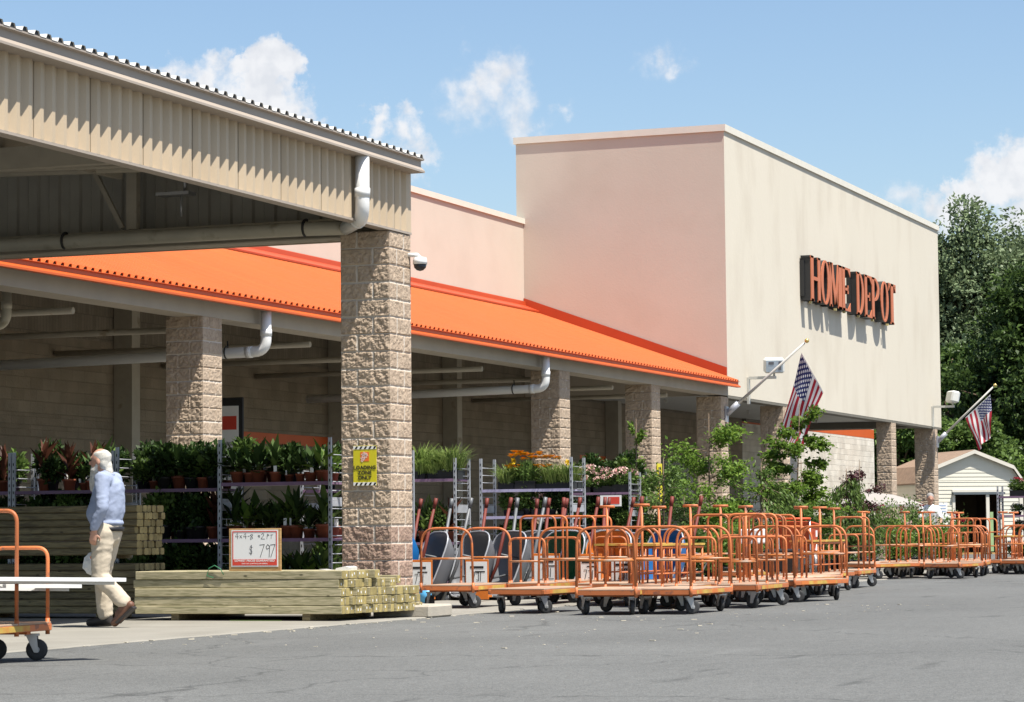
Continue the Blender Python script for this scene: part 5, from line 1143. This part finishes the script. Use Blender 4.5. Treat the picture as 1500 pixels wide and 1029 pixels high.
# ------------------------------------------------------------------ trees behind
def big_tree(x, y, h, rx, rz, label, leafm, leaf, n, seed, clumps=70, low=.12, name='broadleaf_tree', group='trees behind the store', clump_r=.30, shape=1.0):
    t = thing(name, label, 'tree', (x, y, 0), 0, group); g = np.random.default_rng(seed); tb = MB()
    tb.tube([(0, 0, -.2), (.1, .1, h*.4), (0, 0, h*.85)], [h*.022, h*.016, h*.004], 9); V = []; cz = h*(1+low)/2; hz = h*(1-low)/2; per = n//clumps
    for k in range(clumps):
        v = unit(g.normal(size=3)); rr = (.45+.55*g.random())**.6; c = np.array([v[0]*rx*rr, v[1]*rx*rr, cz+v[2]*hz*rr*.9]); f = (c[2]-h*low)/(h*(1-low)); w = math.sin(math.pi*min(.97, max(.1, f**shape)))**.55; c[:2] *= w
        if k % 3 == 0: tb.tube([(0, 0, max(h*low*.8, c[2]-rx*.7)), tuple((c*np.array([.5, .5, 1])+np.array([0, 0, -rx*.12]))), tuple(c)], [h*.008, h*.005, h*.002], 5)
        cr = rx*clump_r*(.7+.7*g.random()); m = int(per*(.6+.8*g.random()))
        sub = unit(g.normal(size=(6, 3)))*cr*.62
        q = sub[g.integers(0, 6, m)]+unit(g.normal(size=(m, 3)))*cr*.55*(.25+.75*g.random((m, 1))**.4)
        q[:, 2] *= .8; p = c+q; d = unit(q+g.normal(size=(m, 3))*cr*.5+np.array([0, 0, -.1*cr])); s = leaf*(.6+.8*g.random(m)); V.append(leaf_quads(p, d, unit(g.normal(size=(m, 3))*.7+np.array([0, 0, 1])+q/cr*.6), s, s*.62))
    tb.build('trunk', M['bark'], t); np_mesh('crown', np.concatenate(V), 4, M[leafm], t)
big_tree(140, 28.6, 17.8, 5.4, 0, 'tallest silvery green tree behind the far end of the store', 'leaf_silver', .24, 62000, 101, clumps=110, low=.02, clump_r=.26, shape=.75)
big_tree(140, 32.0, 18.2, 4.4, 0, 'silvery green tree half hidden by the store wall corner', 'leaf_silver', .24, 46000, 102, clumps=80, low=.02, clump_r=.28, shape=.75)
big_tree(142, 25.8, 18.2, 5.4, 0, 'silvery green tree at the right edge of the picture', 'leaf_silver', .24, 46000, 103, clumps=80, low=.02, clump_r=.28, shape=.75)
big_tree(122, 21.5, 12.9, 4.4, 0, 'broad dark green maple rising behind the shed', 'leaf_maple', .26, 46000, 104, clumps=110, low=.05, clump_r=.27)
big_tree(126, 26.4, 10.4, 3.6, 0, 'dark green tree between the store corner and the maple', 'leaf_maple', .28, 26000, 105, clumps=70, low=.03, clump_r=.3)
big_tree(120, 17.4, 11.0, 3.4, 0, 'dark green tree beyond the right edge of the shed', 'leaf_maple', .28, 22000, 106, clumps=60, low=.05, clump_r=.3)
big_tree(112, 25.8, 6.4, 2.6, 0, 'lighter green tree seen between the two far pillars', 'leaf_mid', .2, 24000, 107, clumps=60, low=.02, clump_r=.3)
big_tree(114, 23.4, 6.0, 2.4, 0, 'mid green tree behind the shed roof', 'leaf_mid', .2, 18000, 108, clumps=50, low=.02, clump_r=.32)
big_tree(106, 17.6, 4.6, 2.2, 0, 'yellow green bush behind the right side of the shed', 'leaf_light', .14, 16000, 109, clumps=46, low=.0, clump_r=.34, name='round_bush')
def hedge():
    g = np.random.default_rng(9); V = []
    for k in range(90):
        c = np.array([150+g.uniform(-3, 3), 46-k*.95+g.normal()*.4, 2.2+2.4*g.random()]); V.append(ball_leaves(300, c, (2.2, 1.6, 2.4), .42, seed=900+k, shell=.5))
    tag(np_mesh('treeline', np.concatenate(V), 4, M['leaf_dark']), 'far dark line of woodland behind everything', 'woodland', kind='stuff')
hedge()
pp = MB(); pp.tube([(104, 18.9, 0), (104, 18.9, 7.2)], [.10, .08], 8); tag(pp.build('utility_pole', mat('grey_pole', (.16, .16, .15), .8)), 'thin dark pole standing behind the shed roof', 'pole')

# ------------------------------------------------------------------ people
def remesh(parts, voxel, mats, name, parent, smooth=6, crease=0):
    """union of tapered capsules and ellipsoids turned into one continuous skin"""
    bm = bmesh.new()
    for p in parts:
        if p[0] == 'c':
            a, ra, b, rb = Vector(p[1]), p[2], Vector(p[3]), p[4]; n = max(2, int((b-a).length/(.2*min(ra, rb)))+1); n = min(n, 40)
            for i in range(n+1):
                k = i/n; bmesh.ops.create_icosphere(bm, subdivisions=2, radius=ra+(rb-ra)*k, matrix=Matrix.Translation(a.lerp(b, k)))
        else:
            Mx = Matrix.Translation(p[1]) @ (Matrix.Rotation(p[3] if len(p) > 3 else 0, 4, 'Y')) @ Matrix.Diagonal((*p[2], 1)); bmesh.ops.create_icosphere(bm, subdivisions=3, radius=1, matrix=Mx)
    me = bpy.data.meshes.new(name); bm.to_mesh(me); bm.free(); o = bpy.data.objects.new(name, me); COL.objects.link(o)
    r = o.modifiers.new('r', 'REMESH'); r.mode = 'VOXEL'; r.voxel_size = voxel; s = o.modifiers.new('s', 'SMOOTH'); s.iterations = smooth; s.factor = .5
    bpy.context.view_layer.update(); m2 = bpy.data.meshes.new_from_object(o.evaluated_get(bpy.context.evaluated_depsgraph_get())); COL.objects.unlink(o); bpy.data.objects.remove(o)
    m2.materials.clear(); m2.materials.append(mats)
    if crease:
        for v in m2.vertices:
            q = v.co; k = 1-2.4*abs(mnoise.noise(Vector((q.x*7+q.z*4, q.y*7, q.z*13+3))))+.5*mnoise.noise(Vector((q.x*20, q.y*20+q.z*8, q.z*30)))
            v.co = q+v.normal*(k*crease)
    m2.polygons.foreach_set('use_smooth', [True]*len(m2.polygons)); m2.name = name; m2.update(); return link(name, m2, parent)
M['skin'] = mat('skin', (.48, .26, .18), .55, var=.06, vscale=12); M['hair'] = mat('white_hair', (.50, .48, .43), .85, var=.2, vscale=40, bump=.5, bscale=120); M['shirt'] = mat('pale_blue_shirt', (.29, .335, .45), .85, var=.06, vscale=9, bump=.7, bscale=14)
M['khaki'] = mat('khaki_cloth', (.50, .43, .33), .85, var=.06, vscale=8, bump=.7, bscale=16); M['boot'] = mat('brown_boot', (.13, .06, .035), .5, var=.2, vscale=14); M['boot_dark'] = mat('dark_and_shaded_shoe', (.03, .025, .022), .6, var=.1); M['belt'] = mat('black_belt', (.015, .015, .017), .5)
def hand(parts, w, d, side, curl=.5):
    """palm, four unequal bent fingers and a thumb; w wrist, d direction of the hand, side across the palm"""
    d = Vector(d).normalized(); s = (Vector(side)-d*Vector(side).dot(d)).normalized(); n = d.cross(s); w = Vector(w); k0 = w+d*.085
    for q in (-.027, -.009, .009, .027): parts.append(('c', w+s*q*.6, .019, k0+s*q, .014))
    for q, l in zip((-.030, -.010, .010, .029), (.062, .075, .07, .055)):
        a = k0+s*q; b = a+(d*math.cos(curl)+n*math.sin(curl))*l*.55; c = b+(d*math.cos(curl*2.1)+n*math.sin(curl*2.1))*l*.5; parts += [('c', a, .0095, b, .0085), ('c', b, .0085, c, .007)]
    a = w+d*.02-s*.03; b = a+(d*.6-s*.7+n*.3).normalized()*.042; c = b+(d*.95-s*.1+n*.4).normalized()*.034; parts += [('c', a, .012, b, .0105), ('c', b, .010, c, .008)]
def man():
    t = thing('person', 'white bearded person in pale blue shirt and khaki trousers walking past the lumber', 'person', (24.05, 13.62, .016), R(93))
    # local: +x forward (walking), +y near side (towards the camera), z up
    nS, fS = Vector((-.05, .19, 1.47)), Vector((.0, -.19, 1.47)); nE, fE = Vector((-.085, .255, 1.19)), Vector((.02, -.24, 1.19)); nW, fW = Vector((.005, .25, .965)), Vector((.18, -.20, 1.02))
    nH, fH = Vector((-.01, .095, .94)), Vector((.0, -.095, .94)); nK, fK = Vector((.01, .11, .50)), Vector((.09, -.10, .52)); nA, fA = Vector((-.27, .12, .235)), Vector((.06, -.10, .10))
    hc = Vector((.065, 0, 1.655))
    B = [('c', (-.01, 0, .98), .145, (-.02, 0, 1.36), .15), ('c', nS, .06, fS, .06), ('c', (.0, 0, 1.42), .075, (.03, 0, 1.56), .06), ('e', hc+Vector((-.005, 0, .02)), (.098, .076, .108)), ('e', hc+Vector((.03, 0, -.05)), (.066, .056, .068)),
         ('c', hc+Vector((.088, 0, .012)), .013, hc+Vector((.112, 0, -.022)), .017), ('c', hc+Vector((.078, -.018, -.062)), .010, hc+Vector((.078, .018, -.062)), .010), ('c', hc+Vector((.082, -.035, .035)), .014, hc+Vector((.082, .035, .035)), .014),
         ('e', hc+Vector((-.012, .078, -.01)), (.022, .010, .034)), ('e', hc+Vector((-.012, -.078, -.01)), (.022, .010, .034)),
         ('c', nS, .058, nE, .045), ('c', nE, .044, nW, .031), ('c', fS, .058, fE, .045), ('c', fE, .044, fW, .031), ('c', nH, .085, nK, .06), ('c', nK, .058, nA, .042), ('c', fH, .085, fK, .06), ('c', fK, .058, fA, .042)]
    hand(B, nW+Vector((.004, 0, -.02)), (.18, -.05, -1), (1, .15, .1), .55); hand(B, fW+Vector((.02, 0, -.01)), (.5, 0, -.85), (.6, .3, .3), .8)
    remesh(B, .0085, M['skin'], 'body', t, 4)
    e = MB()
    for s in (-1, 1): e.lathe([(.001, -.008), (.008, -.004), (.008, .004), (.001, .008)], hc+Vector((.089, s*.032, .012)), 8)
    e.build('eye', M['ink'], t)
    S_ = [('c', (-.01, 0, 1.14), .166, (-.005, 0, 1.20), .180), ('c', (-.005, 0, 1.16), .187, (-.03, 0, 1.36), .165), ('c', nS+Vector((.0, -.02, -.01)), .085, fS+Vector((0, .02, -.01)), .085), ('c', (-.02, 0, 1.44), .085, (.005, 0, 1.515), .075),
          ('c', nS, .080, nE, .066), ('c', nE, .068, nW+Vector((0, 0, .03)), .047), ('c', fS, .080, fE, .066), ('c', fE, .068, fW-Vector((.02, 0, 0)), .047), ('e', (.04, 0, 1.13), (.16, .165, .15)), ('e', (-.01, 0, 1.035), (.172, .178, .045))]
    remesh(S_, .010, M['shirt'], 'shirt', t, 14, .0045)
    T_ = [('c', (-.01, 0, .94), .152, (-.01, 0, 1.02), .155), ('c', nH+Vector((0, -.02, .03)), .125, fH+Vector((0, .02, .03)), .125), ('c', nH, .122, nK, .085), ('c', nK, .088, nA+Vector((.05, 0, .05)), .078), ('c', fH, .122, fK, .085), ('c', fK, .088, fA+Vector((.0, 0, .03)), .080), ('c', nA+Vector((.06, 0, .055)), .08, nA+Vector((.022, 0, .022)), .078)]
    remesh(T_, .010, M['khaki'], 'trousers', t, 8, .005)
    b = MB(); b.lathe([(.15, -.022), (.172, -.022), (.176, .022), (.15, .022)], (-.01, 0, .975), 24); b.v = [(v[0]*.97, v[1]*1.05, v[2]) for v in b.v]; b.build('belt', M['belt'], t)
    H_ = [('e', hc+Vector((-.02, 0, .038)), (.097, .081, .080)), ('e', hc+Vector((-.055, 0, -.03)), (.055, .077, .07)), ('c', hc+Vector((-.075, 0, -.05)), .05, hc+Vector((-.10, .01, -.12)), .042), ('c', hc+Vector((-.10, .01, -.12)), .042, hc+Vector((-.125, .02, -.17)), .026)]
    cut = remesh(H_, .011, M['hair'], 'hair', t, 2, .006)
    D_ = [('e', hc+Vector((.045, 0, -.085)), (.060, .062, .052)), ('c', hc+Vector((.05, 0, -.10)), .054, hc+Vector((.062, 0, -.20)), .052), ('c', hc+Vector((.062, 0, -.20)), .050, hc+Vector((.085, 0, -.29)), .024), ('c', hc+Vector((.080, -.028, -.047)), .012, hc+Vector((.080, .028, -.047)), .012), ('c', hc+Vector((.0, .066, -.03)), .016, hc+Vector((.045, .05, -.09)), .022), ('c', hc+Vector((.0, -.066, -.03)), .016, hc+Vector((.045, -.05, -.09)), .022)]
    remesh(D_, .010, M['hair'], 'beard', t, 2, .007)
    F_ = [('c', (.03, -.10, .062), .050, (.15, -.10, .055), .045), ('c', (.15, -.10, .05), .045, (.235, -.10, .042), .036), ('c', (.02, -.10, .05), .045, (.04, -.1, .13), .055), ('c', (.0, -.10, .035), .034, (.24, -.10, .03), .03)]
    remesh(F_, .009, M['boot_dark'], 'shoe', t, 3)  # front boot, its shade put into the colour as a darker copy
    ax = Vector((.115, 0, -.20)).normalized(); hl = nA+Vector((-.055, 0, -.015)); toe = Vector((-.155, .12, .045))
    G_ = [('c', nA, .055, nA+Vector((.02, 0, -.05)), .055), ('c', hl, .045, hl.lerp(toe, .55), .05), ('c', hl.lerp(toe, .5), .05, toe, .042), ('c', nA+Vector((.0, 0, -.03)), .052, hl.lerp(toe, .6)+Vector((.02, 0, .02)), .045)]
    remesh(G_, .009, M['boot'], 'boot', t, 3)
    so = MB(); n_ = Vector((-ax.z, 0, ax.x)); o1 = hl-Vector((.045, 0, .02)); o2 = toe-Vector((.036, 0, .0)); dd = (o2-o1).normalized(); pn = Vector((dd.z, 0, -dd.x))
    so.prism([o1+pn*-.012+Vector((0, -.045, 0)), o2+Vector((0, -.05, 0))+pn*-.012, o2+Vector((0, .05, 0))+pn*-.012, o1+Vector((0, .045, 0))+pn*-.012], pn*.024); so.build('sole', M['boot_dark'], t)
    cl = MB(); cl.tube([(.0+.075*math.cos(g), .078*math.sin(g), 1.53+.012*math.cos(g)) for g in [2*math.pi*k/16 for k in range(17)]], .014, 6); cl.build('collar', M['shirt'], t)
    bag = thing('paper_bag', 'crumpled white paper bag with an orange label, held by the walking person', 'bag', (24.2, 13.83, .64), R(93)); m = MB(); m.addbm(blob((0, 0, 0), (.13, .06, .125), 3, .05, 4)); o = m.build('bag_body', M['white'], bag); l = MB(); l.addbm(blob((-.01, .062, .07), (.035, .012, .03), 2, .02)); l.build('label', M['logo'], bag)
man()
def gardener():
    t = thing('person', 'stooping person in a white shirt behind the rose bushes, grey haired', 'person', (63.6, 13.95, .012), R(200))
    B = [('c', (0, .09, .05), .05, (0, .09, .5), .06), ('c', (0, -.09, .05), .05, (0, -.09, .5), .06), ('c', (0, .09, .5), .06, (0, .08, .92), .085), ('c', (0, -.09, .5), .06, (0, -.08, .92), .085), ('c', (0, 0, .95), .14, (.12, 0, 1.33), .15), ('c', (.12, -.18, 1.38), .06, (.12, .18, 1.38), .06), ('c', (.15, 0, 1.42), .06, (.2, 0, 1.52), .055), ('e', (.24, 0, 1.62), (.095, .078, .11)), ('c', (.33, 0, 1.62), .012, (.35, 0, 1.59), .016), ('e', (.23, .08, 1.61), (.02, .01, .03)), ('e', (.23, -.08, 1.61), (.02, .01, .03)),
         ('c', (.12, .19, 1.38), .05, (.22, .24, 1.1), .042), ('c', (.22, .24, 1.1), .042, (.42, .2, .98), .032), ('c', (.12, -.19, 1.38), .05, (.22, -.24, 1.1), .042), ('c', (.22, -.24, 1.1), .042, (.42, -.2, .98), .032)]
    hand(B, (.42, .2, .98), (1, 0, -.3), (0, 1, 0)); hand(B, (.42, -.2, .98), (1, 0, -.3), (0, -1, 0)); remesh(B, .012, M['skin'], 'body', t, 3)
    remesh([('c', (0, 0, .95), .165, (.12, 0, 1.33), .175), ('c', (.12, -.17, 1.37), .085, (.12, .17, 1.37), .085), ('c', (.12, .19, 1.38), .072, (.19, .23, 1.18), .062), ('c', (.12, -.19, 1.38), .072, (.19, -.23, 1.18), .062)], .014, M['white'], 'shirt', t, 3)
    remesh([('c', (0, .09, .08), .075, (0, .09, .5), .085), ('c', (0, -.09, .08), .075, (0, -.09, .5), .085), ('c', (0, .09, .5), .085, (0, .08, .93), .115), ('c', (0, -.09, .5), .085, (0, -.08, .93), .115)], .014, M['grey_tray'], 'trousers', t, 3)
    remesh([('e', (.215, 0, 1.66), (.105, .09, .095)), ('e', (.18, 0, 1.60), (.07, .085, .08))], .012, mat('grey_hair', (.30, .28, .26), .8), 'hair', t, 2)
    remesh([('c', (-.03, s*.09, .045), .04, (.16, s*.09, .04), .035) for s in (-1, 1)], .012, M['boot_dark'], 'shoes', t, 2)
gardener()
bpy.context.view_layer.update()
